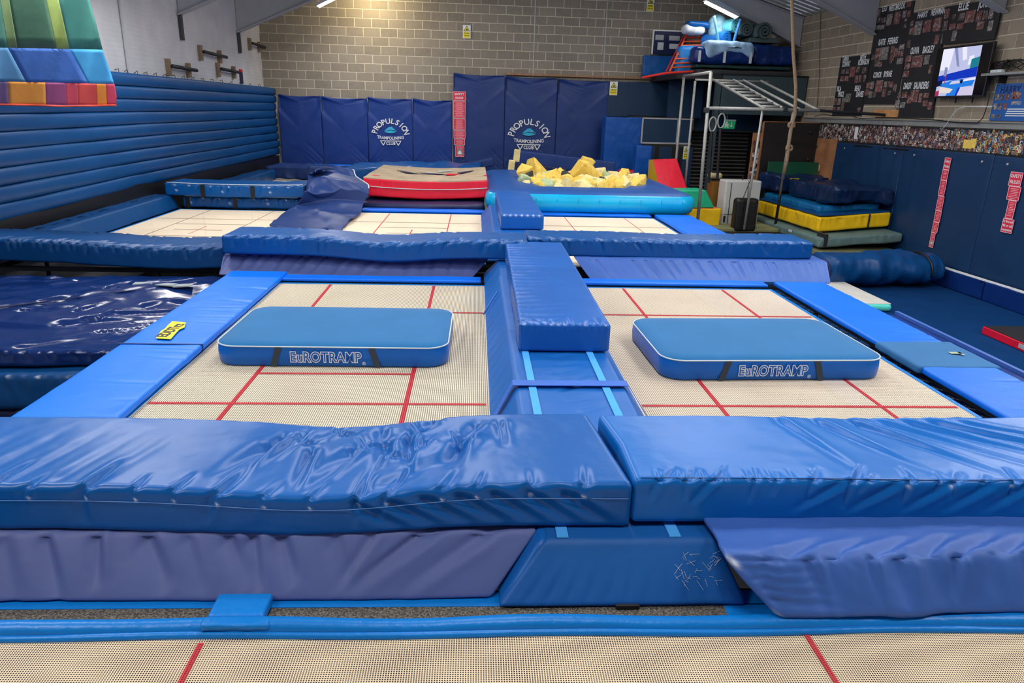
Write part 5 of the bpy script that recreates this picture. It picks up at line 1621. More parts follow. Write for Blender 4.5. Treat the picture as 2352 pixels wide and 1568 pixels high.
# rings on straps
for (px, py, lab) in ((1637, 284, 'gym ring on a black strap, left of the pair'), (1657, 276, 'gym ring on a black strap beside the exit sign')):
    r0 = thing('gym_ring', lab, 'gym ring', group='gym rings on the climbing frame')
    c = hp(px, py, VF); topz = W(at_v(px, 250, VF)[0], VF, fb0[2])
    P = [c+E1*.075*math.cos(a)+EZ*.13*math.sin(a)*(1 if math.sin(a) > 0 else 1.2) for a in np.linspace(0, 2*math.pi, 25)[:-1]]
    b = MB(); b.tube(P, .016, 6, closed=True); b.build('ring', M['steel'], r0, smooth=True)
    b = MB(); b.tube([topz, c+EZ*.13], .012, 5); b.tube([c-EZ*.15, c-EZ*1.2+E1*.05], .03, 6); b.build('strap', M['black'], r0)
# climbing rope
M['rope'] = mat_basic('hemp_rope', (150, 126, 100), rough=.9, var=.3, vsc=60, bump=.01, bsc=90)
zc = roof_z(at_v(1819, 0, 14.6)[0], 14.6)-.1
ra = at_v(1819, 0, 14.6)
P = [W(ra[0]-.05, 14.6, zc)]+[hp(x, y, 14.6) for x, y in ((1819, 0), (1822, 120), (1828, 200), (1826, 262), (1818, 290), (1812, 330), (1808, 365), (1800, 400))]
t = thing('climbing_rope', 'thick hemp climbing rope with knots hanging before the climbing board', 'rope')
b = MB(); b.tube(P, .035, 8); b.build('rope', M['rope'], t, smooth=True)
for q in ((1818, 287), (1813, 340)):
    c = hp(*q, 14.6); b = MB(); b.tube([c+E1*.06*math.cos(a)+EZ*.05*math.sin(a) for a in np.linspace(0, 6.28, 12)], .028, 6); b.build('knot', M['rope'], t, smooth=True)
# exit sign
t = thing('exit_sign', 'green running man exit sign hanging under the mezzanine', 'exit sign', mat=back_frame(18.68))
a, c = at_v(1660, 277, 18.68), at_v(1687, 296, 18.68)
b = MB(); b.prism([(a[0], c[2], 0), (c[0]-.02, c[2], 0), (c[0], a[2], 0), (a[0]+.03, a[2], 0)], (0, 0, .03)); b.build('plate', mat_basic('exit_green', (10, 150, 92), rough=.4, emit=.25), t)
b = MB(); w_ = c[0]-a[0]; hh = a[2]-c[2]; x0 = a[0]+w_*.15; y0 = c[2]+hh*.12
b.box((x0+.05, y0+hh*.66, .032), (.05, .05, .003)); b.box((x0+.05, y0+hh*.4, .032), (.055, .09, .003)); b.box((x0+.09, y0+hh*.42, .032), (.05, .022, .003)); b.box((x0+.02, y0+hh*.15, .032), (.03, .06, .003)); b.box((x0+.09, y0+hh*.14, .032), (.03, .05, .003)); b.box((x0+.0, y0+hh*.45, .032), (.04, .022, .003))
ax = a[0]+w_*.68; b.box((ax, y0+hh*.48, .032), (.014, hh*.5, .003)); b.prism([(ax-.045, y0+hh*.3, .031), (ax, y0+hh*.12, .031), (ax+.045, y0+hh*.3, .031)], (0, 0, .003)); b.build('pictogram', M['white'], t)
b = MB(); b.bx(a[0]+.03, c[0], a[2], a[2]+.03, 0, .04); b.tube([(a[0]+.1, a[2], .02), (a[0]+.1, MZ-.12, .02)], .006, 5); b.build('hanger', M['steel_paint'], t)

# ================================================================= right wall
RF = right_frame(RIGHT_U)
def rw(px, py):            # pixel -> right wall coordinates (x = -v, y = z)
    p = at_u(px, py, RIGHT_U-.01); return (-p[1], p[2])
M['wallmat'] = mat_basic('dark_blue_wall_mat', (2, 50, 92), rough=.5, var=.1, vsc=1.5, bump=.006, bsc=2.5)
vs = [16.62, at_u(2070, 413, RIGHT_U)[1], at_u(2262, 492, RIGHT_U)[1], 9.35, 7.1, 4.9, 2.7]
labs = ['dark blue wall mat next to the bare wood panel', 'dark blue wall mat carrying the long red safety notice', 'dark blue wall mat with the red notice cut by the picture edge', 'dark blue wall mat beyond the right edge of view', 'dark blue wall mat further towards the viewer', 'dark blue wall mat nearest the viewer']
for i in range(6):
    y1, y0 = vs[i], vs[i+1]
    t = thing('wall_mat', labs[i], 'wall mat', mat=frame(W(RIGHT_U-.035, (y0+y1)/2, -.78), -E2, E1, EZ), group='dark blue mats along the right wall')
    soft('cover', M['wallmat'], t, y1-y0-.012, .06, 2.05+.02*math.sin(i*3), .015, .06, lump=.006, lump_sc=1.6, seed=170+i)
    for x in (-.35, .4):
        b = MB(); b.tube([((y1-y0)*x, -.034, 1.93), ((y1-y0)*x, -.045, 1.93)], .02, 8); b.build('fixing_stud', M['steel_paint'], t)
def rq(pa, pb, w_, txt):
    a, c = rw(*pa), rw(*pb); return (a[0]*.5+c[0]*.5, a[1], c[1], w_, txt)
def joined(qs):          # sheets follow one another without gaps
    R_ = [list(rq(*q)) for q in qs]
    for a, c in zip(R_[:-1], R_[1:]): a[2] = c[1]
    return R_
N1 = [((2186, 362), (2184, 388), .17, 'Safety|Rules'), ((2181, 390), (2178, 412), .17, ''), ((2177, 414), (2171, 448), .17, ''), ((2171, 450), (2166, 482), .17, ''), ((2165, 484), (2161, 508), .17, ''), ((2160, 510), (2155, 532), .16, ''), ((2153, 534), (2147, 568), .12, '')]
notice('long red safety notice on the right wall mats', right_frame(RIGHT_U-.085), joined(N1), 0, '')
N2 = [((2345, 395), (2342, 426), .26, 'SAFETY|RULES'), ((2340, 428), (2338, 458), .26, ''), ((2334, 460), (2330, 500), .17, ''), ((2325, 502), (2323, 535), .24, 'In first aid|fall, or call|reception')]
notice('red safety notice at the right edge of the picture', right_frame(RIGHT_U-.085), joined(N2), 0, '', pict=False)

# photo collage strip, steel ledge above it
a, c = rw(1876, 283), rw(1876, 322)
x0, x1 = -17.75, -7.5
def ztop(x): return 1.66-.015*(x+17.7)/7
def zbot(x): return 1.34-.02*(x+17)/6
t = thing('photo_collage', 'long strip of overlapping snapshots under the steel ledge', 'photo collage', mat=RF)
b = MB(); b.bx(x0, x1, 1.27, 1.68, .0, .012); b.build('backing', M['black_mat'], t)
pal = [(60, 48, 46), (150, 128, 118), (92, 70, 66), (205, 190, 178), (120, 60, 60), (44, 44, 56), (160, 110, 90), (80, 100, 130), (225, 222, 215)]
pal2 = [(120, 190, 210), (230, 70, 50), (240, 180, 80), (200, 220, 225), (60, 50, 50), (220, 190, 100), (40, 70, 110), (190, 120, 60), (150, 150, 150)]
cm = [mat_basic('snapshot_%d' % i, c_, rough=.5, var=.5, vsc=22) for i, c_ in enumerate(pal+pal2)]
rg = random.Random(88)
big = []
stuff = MB(); cnt = 0
x = x0+.03
while x < x1-.1:
    zz = zbot(x)-.02
    while zz < ztop(x)-.03:
        w_, h_ = rg.choice(((.045, .065), (.065, .045), (.04, .05), (.055, .055)))
        bright = x > -13.2 and rg.random() < .5*min(1, (x+13.2))
        mi = rg.randrange(9)+(9 if bright else 0)
        if x < -16.2: mi = rg.choice((0, 1, 3, 5, 8, 1, 0))
        ddx, ddz = rg.uniform(-.02, .02), rg.uniform(-.01, .01)
        M4 = Matrix.Rotation(rg.uniform(-.25, .25), 4, 'Z')
        stuff.box((x+ddx+w_/2, zz+ddz+h_/2, .014+.004*rg.random()), (w_, h_, .003), mi, M=M4.to_3x3())
        k_ = rg.randrange(9); stuff.box((x+ddx+w_/2+rg.uniform(-.01, .01), zz+ddz+h_*.45, .0195), (w_*.4, h_*.5, .002), rg.choice((0, 1, 2, 0, 5, 6, 7)), M=M4.to_3x3())
        zz += h_*.82
    x += .043
o = stuff.build('snapshots', cm, t); o['kind'] = 'stuff'
b = MB(); b.box((-12.35, 1.42, .022), (.22, .15, .004)); b.box((-12.2, 1.44, .023), (.1, .16, .004)); b.build('yellow_card', M['foam1'], t)
b = MB(); b.box((-15.95, 1.5, .022), (.12, .26, .004)); b.build('white_card', M['white'], t)
b = MB(); b.bx(-15.6, x1, 1.255, 1.285, .0, .05); b.bx(-15.9, -13.9, 1.215, 1.25, .0, .07); b.build('lower_rail', M['black'], t)

M['ledge'] = mat_basic('grey_ledge_steel', (136, 138, 138), rough=.5, var=.1)
b = MB(); b.bx(-18.4, -6, 1.70, 1.80, .0, .06); b.bx(-18.4, -6, 1.795, 1.81, .0, .09)
tag(b.build('steel_ledge', M['ledge'], mat=RF), 'long grey steel ledge running above the snapshots', 'ledge')

# black boards with names in white letters and pinned photographs
M['photo_a'] = mat_random('photo_print_a', [(24, 22, 26), (112, 84, 74), (52, 46, 54), (150, 130, 124), (34, 34, 48)], sc=13)
M['photo_b'] = mat_random('photo_print_b', [(30, 18, 24), (150, 84, 76), (70, 50, 52), (168, 140, 132), (28, 40, 56)], sc=13)
M['photo_c'] = mat_random('photo_print_c', [(44, 44, 48), (140, 140, 140), (84, 74, 68), (176, 168, 162), (28, 28, 32)], sc=13)
Z4 = 5.204
def z4(x, y): return (1900+x/Z4, y/Z4)
def board(label, quad, names, photos, th=.02, d=.0):
    """quad: zoomed TL, TR, BR, BL corners; names: (text, x, y, height px); photos: (x, y, w, h, kind) in zoomed pixels"""
    t = thing('names_board', label, 'photo board', mat=right_frame(RIGHT_U-d), group='black boards with names and photographs')
    P = [rw(*z4(*q)) for q in quad]
    b = MB(); b.prism([(p[0], p[1], .0) for p in P][::-1], (0, 0, th)); b.build('board', M['black_mat'], t)
    for (s, x, y, hgt, wd_) in names:
        a, e = rw(*z4(x-wd_/2, y)), rw(*z4(x+wd_/2, y)); hh = abs(rw(*z4(x, y-hgt/2))[1]-rw(*z4(x, y+hgt/2))[1])
        Vt, Ft = text_mesh(s, hh*1.5, bold=hh*.035); ww = Vt[:, 0].max()-Vt[:, 0].min(); f = abs(e[0]-a[0])/ww
        c = rw(*z4(x, y))
        mesh_np('lettering', np.stack([c[0]+Vt[:, 0]*f, c[1]+Vt[:, 1], np.full(len(Vt), th+.002)], 1), Ft, M['white'], t, smooth=False)
    for (x, y, w_, h_, k_) in photos:
        a, e = rw(*z4(x-w_/2, y)), rw(*z4(x+w_/2, y)); tp, bt = rw(*z4(x, y-h_/2)), rw(*z4(x, y+h_/2)); c = rw(*z4(x, y))
        b = MB(); b.box((0, 0, 0), (abs(e[0]-a[0]), abs(tp[1]-bt[1]), .004))
        o = b.build('photograph', M['photo_'+'abc'[k_]], t); o.location = (c[0], c[1], th+.004)
board('black names board reaching highest, left of the television boards', [(615, 100), (1050, 5), (830, 1248), (425, 1245)],
      [('LEO', 692, 108, 58, 55), ('WESTBROOK', 838, 88, 64, 190), ('KATIE', 660, 508, 66, 80), ('FERRIS', 790, 490, 70, 115), ('CONOR', 605, 898, 62, 95), ('BYRNE', 730, 888, 66, 95)],
      [(985, 50, 55, 62, 1), (632, 155, 28, 90, 0), (625, 240, 36, 55, 0), (680, 240, 50, 60, 0), (750, 235, 60, 130, 2), (845, 215, 70, 145, 1), (930, 170, 40, 80, 2), (985, 165, 40, 75, 1), (945, 240, 35, 30, 1), (610, 330, 50, 50, 2), (665, 325, 50, 50, 2), (940, 310, 30, 50, 0),
       (685, 640, 100, 150, 2), (610, 640, 55, 120, 1), (790, 600, 40, 90, 1), (830, 630, 40, 100, 1), (900, 560, 60, 60, 2), (885, 640, 60, 70, 1), (875, 730, 70, 70, 2), (780, 690, 45, 70, 1), (560, 685, 45, 60, 0), (600, 750, 50, 90, 0), (640, 770, 45, 60, 1), (765, 735, 30, 40, 0),
       (500, 1020, 50, 70, 1), (545, 1020, 35, 90, 2), (625, 1030, 85, 140, 1), (705, 1010, 35, 70, 2), (765, 1010, 60, 70, 1), (815, 1050, 40, 90, 0), (480, 1105, 50, 70, 1), (525, 1130, 40, 80, 2), (570, 1130, 35, 60, 0), (685, 1110, 40, 100, 1), (750, 1110, 45, 50, 0)], d=.0)
board('black names board behind the left edge of the television', [(1012, 165), (1445, 85), (1270, 1410), (850, 1400)],
      [('HARRY', 1158, 180, 64, 115), ('NEWMAN', 1345, 140, 74, 160), ('OLIVIA', 1065, 608, 74, 100), ('BAGLEY', 1228, 595, 76, 135), ('DAISY', 978, 1030, 70, 95), ('SAUNDERS', 1140, 1025, 78, 175)],
      [(1035, 280, 40, 60, 0), (1030, 370, 55, 80, 1), (1105, 335, 85, 160, 2), (1215, 315, 85, 140, 1), (1335, 295, 90, 155, 1), (1330, 470, 50, 110, 1), (1410, 460, 50, 110, 2), (995, 525, 40, 90, 0),
       (990, 700, 65, 80, 1), (975, 795, 60, 75, 1), (1095, 735, 130, 140, 1), (1210, 715, 60, 110, 2), (960, 885, 65, 70, 1), (1250, 830, 30, 100, 1),
       (880, 1140, 40, 70, 0), (945, 1135, 60, 70, 1), (1000, 1190, 50, 90, 1), (1060, 1150, 90, 140, 1), (1135, 1170, 40, 110, 1), (1205, 1140, 70, 60, 1), (855, 1250, 50, 100, 2), (920, 1255, 60, 70, 2), (1190, 1235, 60, 70, 1), (1245, 1265, 50, 90, 1)], d=.02)
board('wide black names board above the television', [(1440, 84), (2150, -30), (2025, 470), (1400, 535)],
      [('ELLIE', 1662, 82, 84, 120), ('JORDAN', 1950, 42, 84, 210)],
      [(1465, 165, 55, 110, 1), (1445, 310, 50, 120, 0), (1550, 200, 35, 50, 0), (1640, 200, 70, 80, 0), (1740, 200, 110, 140, 1), (1850, 195, 60, 120, 1), (1925, 180, 55, 110, 0), (1995, 165, 55, 120, 2), (1530, 320, 70, 70, 1), (1620, 315, 75, 70, 1), (1865, 305, 85, 90, 1), (1985, 310, 55, 120, 2), (1550, 430, 50, 120, 2)], d=.04)
board('lowest black names board at left, over the steel ledge', [(170, 690), (540, 648), (410, 1385), (60, 1385)],
      [('TARNA', 225, 705, 54, 75), ('CORWAY', 232, 768, 60, 95), ('BETH', 435, 685, 54, 65), ('ROBINSON', 440, 745, 60, 125), ('ISLA', 148, 1065, 54, 50), ('PRICE', 170, 1128, 56, 66), ('BEAU', 368, 1058, 60, 64), ('DAVIES', 395, 1128, 62, 86)],
      [(195, 855, 40, 60, 0), (250, 850, 40, 60, 0), (310, 860, 60, 120, 1), (375, 830, 40, 70, 0), (450, 840, 50, 70, 0), (185, 940, 45, 60, 1), (237, 940, 45, 60, 1), (355, 945, 35, 90, 1), (400, 940, 30, 80, 1), (455, 935, 30, 80, 0), (105, 1215, 35, 80, 1), (150, 1215, 35, 80, 2), (205, 1195, 40, 60, 2), (255, 1170, 60, 100, 2), (190, 1265, 40, 60, 1), (90, 1305, 35, 50, 1), (140, 1305, 30, 50, 2), (185, 1310, 35, 50, 0), (385, 1310, 35, 50, 1)], d=.0)
a, c = rw(*z4(580, 1310)), rw(*z4(860, 1400))
b = MB(); b.bx(a[0], c[0], c[1], a[1], 0, .05); tag(b.build('bar_end_board', mat_basic('pine_board', (190, 138, 84), rough=.7, var=.2, vsc=10), mat=RF), 'orange pine board where the climbing frame bar meets the wall', 'board')

# television, hung a little tilted
t = thing('television', 'wall mounted black television showing a picture of the hall', 'television', mat=right_frame(RIGHT_U-.16))
TU_ = RIGHT_U-.16
def tvp(x, y):
    p = at_u(*z4(x, y), TU_); return (-p[1], p[2])
C4 = [tvp(1315, 575), tvp(1985, 500), tvp(1920, 1165), tvp(1262, 1165)]
xa, xb = (C4[0][0]+C4[3][0])/2, (C4[1][0]+C4[2][0])/2; yb_, yt_ = (C4[2][1]+C4[3][1])/2, (C4[0][1]+C4[1][1])/2
b = MB(); b.bx(xa, xb, yb_, yt_, -.02, .04); b.build('case', M['black'], t, bevel=.008)
b = MB(); b.bx(xa+.02, xb-.02, yb_+.03, yt_-.02, .04, .043); b.build('screen', mat_basic('screen_glass', (4, 4, 14), rough=.12), t)
def su(f, g): return (xa+(xb-xa)*f, yb_+(yt_-yb_)*g)
fx0, fx1 = .13, .82
def sp(f, g): p = su(fx0+(fx1-fx0)*f, .035+.92*g); return (p[0], p[1], 0)
SC = {k_: mat_emit('screen_'+k_, c_, s_) for k_, c_, s_ in (('lav', (196, 200, 238), 1.1), ('white', (232, 232, 250), 1.2), ('blue', (24, 60, 200), 1.0), ('sky', (40, 130, 235), 1.1), ('pale', (214, 206, 236), 1.1), ('dark', (30, 40, 90), .6), ('teal', (40, 150, 170), .8), ('grey', (150, 160, 210), .9), ('cream', (238, 222, 214), 1.1), ('pink', (200, 60, 110), .8))}
def pic(nm, pts, lay): 
    b = MB(); b.poly([(sp(*p)[0], sp(*p)[1], .0435+.0004*lay) for p in pts]); b.build('screen_picture', SC[nm], t)
pic('lav', [(0, 0), (1, 0), (1, 1), (0, 1)], 0)
pic('white', [(0, .55), (.25, .55), (.3, 1), (0, 1)], 1); pic('grey', [(.3, 1), (.38, 1), (.52, .6), (.45, .62)], 2); pic('white', [(.5, 1), (.62, 1), (.68, .75), (.58, .72)], 2)
pic('white', [(.72, .62), (.85, .64), (.85, .82), (.74, .8)], 2)
pic('teal', [(.8, .53), (1, .56), (1, .78), (.8, .74)], 3); pic('blue', [(0, .3), (1, .38), (1, .58), (0, .43)], 4); pic('dark', [(0, .2), (.14, .22), (.14, .34), (0, .32)], 5)
pic('sky', [(.1, .12), (.95, .2), (1, .34), (.45, .34), (.1, .26)], 5); pic('white', [(.7, .29), (1, .32), (1, .36), (.7, .33)], 6); pic('pale', [(.34, .24), (.62, .26), (.6, .32), (.4, .31)], 6); pic('blue', [(.55, 0), (.62, 0), (.66, .17), (.58, .17)], 6)
pic('sky', [(.3, 0), (.55, 0), (.62, .2), (.4, .18)], 6); pic('cream', [(.1, .07), (.4, .06), (.47, .14), (.2, .19), (.1, .2)], 7); pic('pale', [(.6, 0), (1, 0), (1, .17), (.66, .18)], 7); pic('pink', [(0, 0), (.1, 0), (.1, .12), (0, .1)], 7); pic('dark', [(.62, .26), (.68, .25), (.69, .33), (.63, .34)], 8); pic('pink', [(.2, .26), (.22, .26), (.22, .44), (.2, .44)], 8); pic('grey', [(.14, .42), (.22, .42), (.22, .6), (.14, .62)], 8)
b = MB(); b.bx((xa+xb)/2-.25, (xa+xb)/2+.25, yb_+.2, yt_-.2, -.158, -.02); b.build('wall_bracket', M['steel_dark'], t)
for x in (.42, .72):
    p = su(x, 0); b = MB(); b.bx(p[0]-.01, p[0]+.01, p[1]-.09, p[1]+.02, -.1, -.08); b.build('bracket_foot', M['steel_dark'], t)

# blue poster
t = thing('poster', 'blue poster with athletes pictures at the right edge', 'poster', mat=right_frame(RIGHT_U-.012))
A = rw(*z4(2025, 1000)); B2 = rw(*z4(1945, 1490))
px0 = (A[0]+B2[0])/2; py1, py0 = 2.42, 1.83
b = MB(); b.bx(px0, px0+1.1, py0, py1, 0, .012); b.build('sheet', mat_basic('poster_blue', (24, 88, 165), rough=.5), t)
Vt, Ft = text_mesh('HARRY', .16, bold=.003); mesh_np('lettering', np.stack([px0+.33+Vt[:, 0]*.85, py1-.1+Vt[:, 1], np.full(len(Vt), .0135)], 1), Ft, M['navy_dark'], t, smooth=False)
for i, (x, y) in enumerate(((.07, .38), (.18, .38), (.3, .38), (.07, .23), (.18, .23), (.3, .23), (.07, .07), (.2, .07))):
    b = MB(); b.box((0, 0, 0), (.075, .1 if y > .1 else .07, .003)); o = b.build('photograph', M['photo_'+'cab'[i % 3]], t); o.location = (px0+x, py0+y, .014)
b = MB(); b.box((px0+.48, py0+.4, .014), (.2, .12, .003)); b.build('photograph', M['photo_b'], t)
Vt, Ft = text_mesh('LIMPSFIELD', .07); mesh_np('lettering', np.stack([px0+.52+Vt[:, 0]*.6, py0+.28+Vt[:, 1], np.full(len(Vt), .0135)], 1), Ft, M['foam2'], t, smooth=False)
b = MB()
for j in range(4): b.bx(px0+.36-.02*(j > 1), px0+.9, py0+.18-.035*j, py0+.195-.035*j, .012, .0135)
b.build('print_lines', M['white'], t)

# shelf with a tangle of wires, cables on the wall
t = thing('wire_shelf', 'small shelf heaped with loose wires right of the television', 'shelf', mat=RF)
a = rw(*z4(1975, 885))
b = MB(); b.bx(a[0], a[0]+1.2, a[1]-.04, a[1], 0, .22); b.build('board', M['ledge'], t, bevel=.005)
b = MB(); b.bx(a[0]+.3, a[0]+.35, a[1]-.16, a[1]-.04, 0, .15); b.build('bracket', M['black'], t)
rg = random.Random(8); b = MB()
for k_ in range(9):
    x = a[0]+.15+rg.uniform(0, .5); pts = []
    for i in range(9):
        pts.append((x+.25*math.sin(i*1.1+k_), a[1]+.03+abs(.17*math.sin(i*.8+k_*1.3)), .1+.06*math.cos(i*1.7+k_)))
    b.tube(pts, .006, 5)
b.build('wires', M['black'], t, smooth=True)
b = MB(); b.box((a[0]+.22, a[1]+.03, .12), (.3, .05, .08)); b.build('adapter', M['piping'], t, bevel=.01)
def cable(label, pts, m, r=.008, off=.03):
    b = MB(); b.tube([W(RIGHT_U-off, -rw(*q)[0], rw(*q)[1]) for q in pts], r, 5); tag(b.build('cable', m, smooth=True), label, 'cable')
cable('black cable running along the steel ledge', [(1880, 268), (1900, 262), (1920, 266), (1950, 263), (1985, 272), (2040, 270), (2100, 272), (2160, 276), (2210, 281), (2255, 283), (2268, 272), (2278, 245), (2285, 215), (2295, 185)], M['black'], off=.1)
cable('white cable looping from the photo collage up to the wall', [(2168, 305), (2185, 285), (2200, 262), (2212, 250), (2230, 245), (2290, 246)], M['piping'], off=.1)
cable('thin dark cable hanging down the block wall left of the boards', [(1887, 18), (1885, 100), (1883, 180), (1878, 252)], M['black'], r=.006)

# wood panel, climbing board, green panel, photo board near the corner
b = MB(); P = [rw(1878, 322), rw(1928, 323), rw(1918, 416), rw(1884, 416)]; xx0 = -17.75; b.bx(xx0, -16.68, -.7, 1.33, 0, .03)
M['wood_red'] = mat_basic('worn_plywood', (164, 112, 74), rough=.75, var=.3, vsc=3, bump=.002, bsc=20, stretch=(1, 6, 1))
t = thing('wood_panel', 'bare reddish wood panel at the end of the wall mats', 'wood panel', mat=RF); b.build('board', M['wood_red'], t)
b = MB(); b.box((xx0+.45, .62, .034), (.05, .14, .006)); b.build('bare_patch', M['foam2'], t)
t, sx, h = hbox('climbing_board', 'tall black climbing board with small holds', 'climbing board', mat_basic('black_ply', (30, 26, 26), rough=.6), (1757, 280), (1876, 470), 17.6, .06, z0=FLOOR+.01)
b = MB(); b.bx(-sx/2-.03, -sx/2, -.035, .03, 0, h); b.bx(-sx/2, sx/2, -.035, .03, h, h+.02); b.build('raw_edge', M['wood_red'], t)
for q in ((.22, .84), (.36, .62), (.25, .42), (-.1, .7)):
    b = MB(); V_, N_, F_ = rbox(.1, .06, .07, .03, .02); o = mesh_np('hold', V_, F_, M['steel_dark'], t); o.location = (sx*q[0], -.05, h*.45+h*.55*q[1])
hbox('green_board', 'dark green board standing behind the mat stack', 'board', mat_basic('green_board', (6, 84, 58), rough=.5), (1766, 371), (1866, 470), 17.2, .04, z0=FLOOR+.01)
t, sx, h = hbox('snapshot_board', 'narrow board of snapshots with wooden edge beside the climbing board', 'photo board', M['wood_red'], (1731, 305), (1757, 480), 17.75, .04, z0=FLOOR+.01)
rg = random.Random(12); st = MB()
for i in range(170):
    st.box((rg.uniform(-sx/2+.05, sx/2-.07), -.024-.003*rg.random(), rg.uniform(h*.3, h*.93)), (.08, .003, .1), rg.randrange(9))
o = st.build('snapshots', cm[:9], t); o['kind'] = 'stuff'
b = MB(); b.bx(-.03, .02, -.04, -.03, h*.3, h*.8); b.build('white_scarf', M['piping'], t)

# air cooler and suitcase
M['ac'] = mat_basic('off_white_plastic', (198, 200, 198), rough=.4, var=.03)
a = at_v(1668, 415, 15.9); c = at_v(1740, 525, 15.9)
t = thing('air_cooler', 'white portable air cooler standing left of the mat stack', 'air cooler', mat=frame(W((a[0]+c[0])/2, 15.9+.25, PLZ+.003), E1, E2, EZ))
sx = (c[0]-a[0])*.95; h = a[2]-PLZ
b = MB(); b.bx(-sx/2, sx/2, -.22, .22, 0, h); b.build('body', M['ac'], t, bevel=.03)
b = MB(); b.bx(-sx/2+.12, -sx/2+.135, -.226, -.218, .05, h-.05); b.bx(-sx/2+.02, sx/2-.02, -.226, -.218, h*.27, h*.28); b.build('panel_gap', M['steel_dark'], t)
b = MB(); b.bx(-sx/2+.02, -sx/2+.07, -.228, -.218, h*.1, h*.24); b.build('grille', M['steel_dark'], t)
b = MB(); b.tube([(.05, 0, h), (.05, 0, h+.1), (-.02, -.05, h+.1)], .012, 6); b.tube([(.1, -.21, h), (.12, -.24, h*.6), (.1, -.235, h*.45)], .008, 5); b.build('cable', M['black'], t, smooth=True)
lump_m = mat_basic('beige_cloth', (176, 164, 130), rough=.9)
tag(soft('cloth_bundle', lump_m, None, .35, .25, .18, .08, .04, lump=.03, mat=frame(W(a[0]+.05, 16.75, PLZ+1.0), E1, E2, EZ)), 'beige cloth bundle on the crate behind the air cooler', 'cloth')
t = hbox('crate', 'ochre crate behind the air cooler', 'crate', mat_basic('ochre_crate', (128, 88, 26), rough=.7), (1640, 418), (1670, 500), 16.6, .4, z0=PLZ+.003)[0]
a = at_v(1697, 457, 15.1); c = at_v(1741, 522, 15.1)
t = thing('suitcase', 'black rounded suitcase in front of the air cooler', 'suitcase', mat=frame(W((a[0]+c[0])/2, 15.3, PLZ+.003), E1, E2, EZ))
sx, h = c[0]-a[0], a[2]-PLZ
soft('shell', M['black'], t, sx, .25, h, .07, .04)
b = MB(); b.tube([(-.05, .05, h), (.05, .05, h+.35), (.1, .05, h+.5)], .01, 6); b.build('handle', M['steel_dark'], t)
for z in (.2, .5, .8):
    b = MB(); b.bx(-sx/2+.04, sx/2-.04, -.132, -.124, h*z-.008, h*z+.008); b.build('rib', M['black_mat'], t)

# ================================================================= mat stack at the right wall
M['olive'] = mat_basic('olive_mat', (120, 122, 84), rough=.75, var=.1, bump=.006, bsc=5)
M['sage'] = mat_basic('sage_mat', (92, 118, 118), rough=.6, var=.1, bump=.008, bsc=5)
M['teal_mat'] = vinyl('teal_mat_vinyl', (14, 104, 160), rough=.35, bump=.01, bsc=5)
M['navy_heap'] = vinyl('navy_heap_vinyl', (14, 38, 76), rough=.32, bump=.015, bsc=5)
def smat(label, m, u0, u1, v0, v1, z, h, tl, tr, seed, lump=.012, rz=0.0, parts=None, nf=0, sc=2.0):
    sx, sy = u1-u0, v1-v0
    t = thing('mat_stack_layer', label, 'crash mat', mat=frame(W((u0+u1)/2, (v0+v1)/2, z), E1*math.cos(rz)+E2*math.sin(rz), -E1*math.sin(rz)+E2*math.cos(rz), EZ), group='mats stacked against the right wall')
    rg = random.Random(seed); ff = []
    for i in range(nf):
        x = rg.uniform(-sx/2, sx/2); ff.append(((x, -sy/2, h*.9), (x+rg.uniform(-.05, .05), -sy/2, h*.2), .014, .03))
        y = rg.uniform(-sy/2, sy/2); ff.append(((-sx/2, y, h*.9), (-sx/2, y+rg.uniform(-.1, .1), h*.2), .014, .03))
    soft('cover', m, t, sx, sy, h, .05, .04, folds=ff, lump=lump, lump_sc=sc, seed=seed, bend=lambda V: np.stack([V[:, 0], V[:, 1], V[:, 2]+tl+(tr-tl)*(V[:, 0]/sx+.5)], 1))
    return t, sx, sy
smat('red mat at the very bottom of the mat stack', M['red'], 7.66, 9.4, 13.3, 16.6, FLOOR+.004, .26, 0, 0, 181)
smat('olive mat low in the stack, sticking out in front', M['olive'], 7.66, 9.4, 13.2, 16.9, -.885, .15, 0, .0, 182)
tag(soft('flat_mat', M['olive'], None, 1.7, 2.0, .08, .02, .06, mat=frame(W(6.75, 16.2, PLZ+.003), E1, E2, EZ), lump=.006), 'olive flat mat under the suitcase', 'mat')
t, sx, sy = smat('sage green mat below the yellow one in the stack', M['sage'], 7.62, 9.4, 13.5, 16.9, -.655, .19, -.03, .1, 183, nf=8)
b = MB(); b.bx(-sx/2-.012, -sx/2-.004, -.55, -.4, .1, .15); b.build('label', M['piping'], t)
b = MB(); b.bx(-sx/2+.1, -sx/2+.17, -sy/2-.015, -sy/2+.3, .0, .25); b.build('strap', M['steel_dark'], t)
t, sx, sy = smat('yellow sided mat in the middle of the stack', M['yel_vinyl'], 7.8, 9.36, 13.95, 16.9, -.43, .3, -.01, .12, 184, nf=16)
o = soft('top_cover', M['pad_dull'], t, sx-.06, sy-.06, .04, .015, .1, bend=lambda V: np.stack([V[:, 0], V[:, 1], V[:, 2]+.285+.02+.1*(V[:, 0]/sx+.5)], 1))
b = MB(); b.bx(sx*.18, sx*.2, -sy/2-.02, -sy/2-.008, .1, .38); b.build('strap', M['steel_dark'], t)
smat('teal blue mat on the yellow sided one', M['teal_mat'], 7.95, 9.3, 14.3, 16.9, -.01, .15, -.09, .0, 185, nf=10, lump=.02)
t, sx, sy = smat('crumpled navy cover on top of the mat stack', M['navy_heap'], 8.15, 9.38, 14.05, 16.2, .15, .3, -.02, .0, 186, lump=.07, nf=10, sc=1.8)
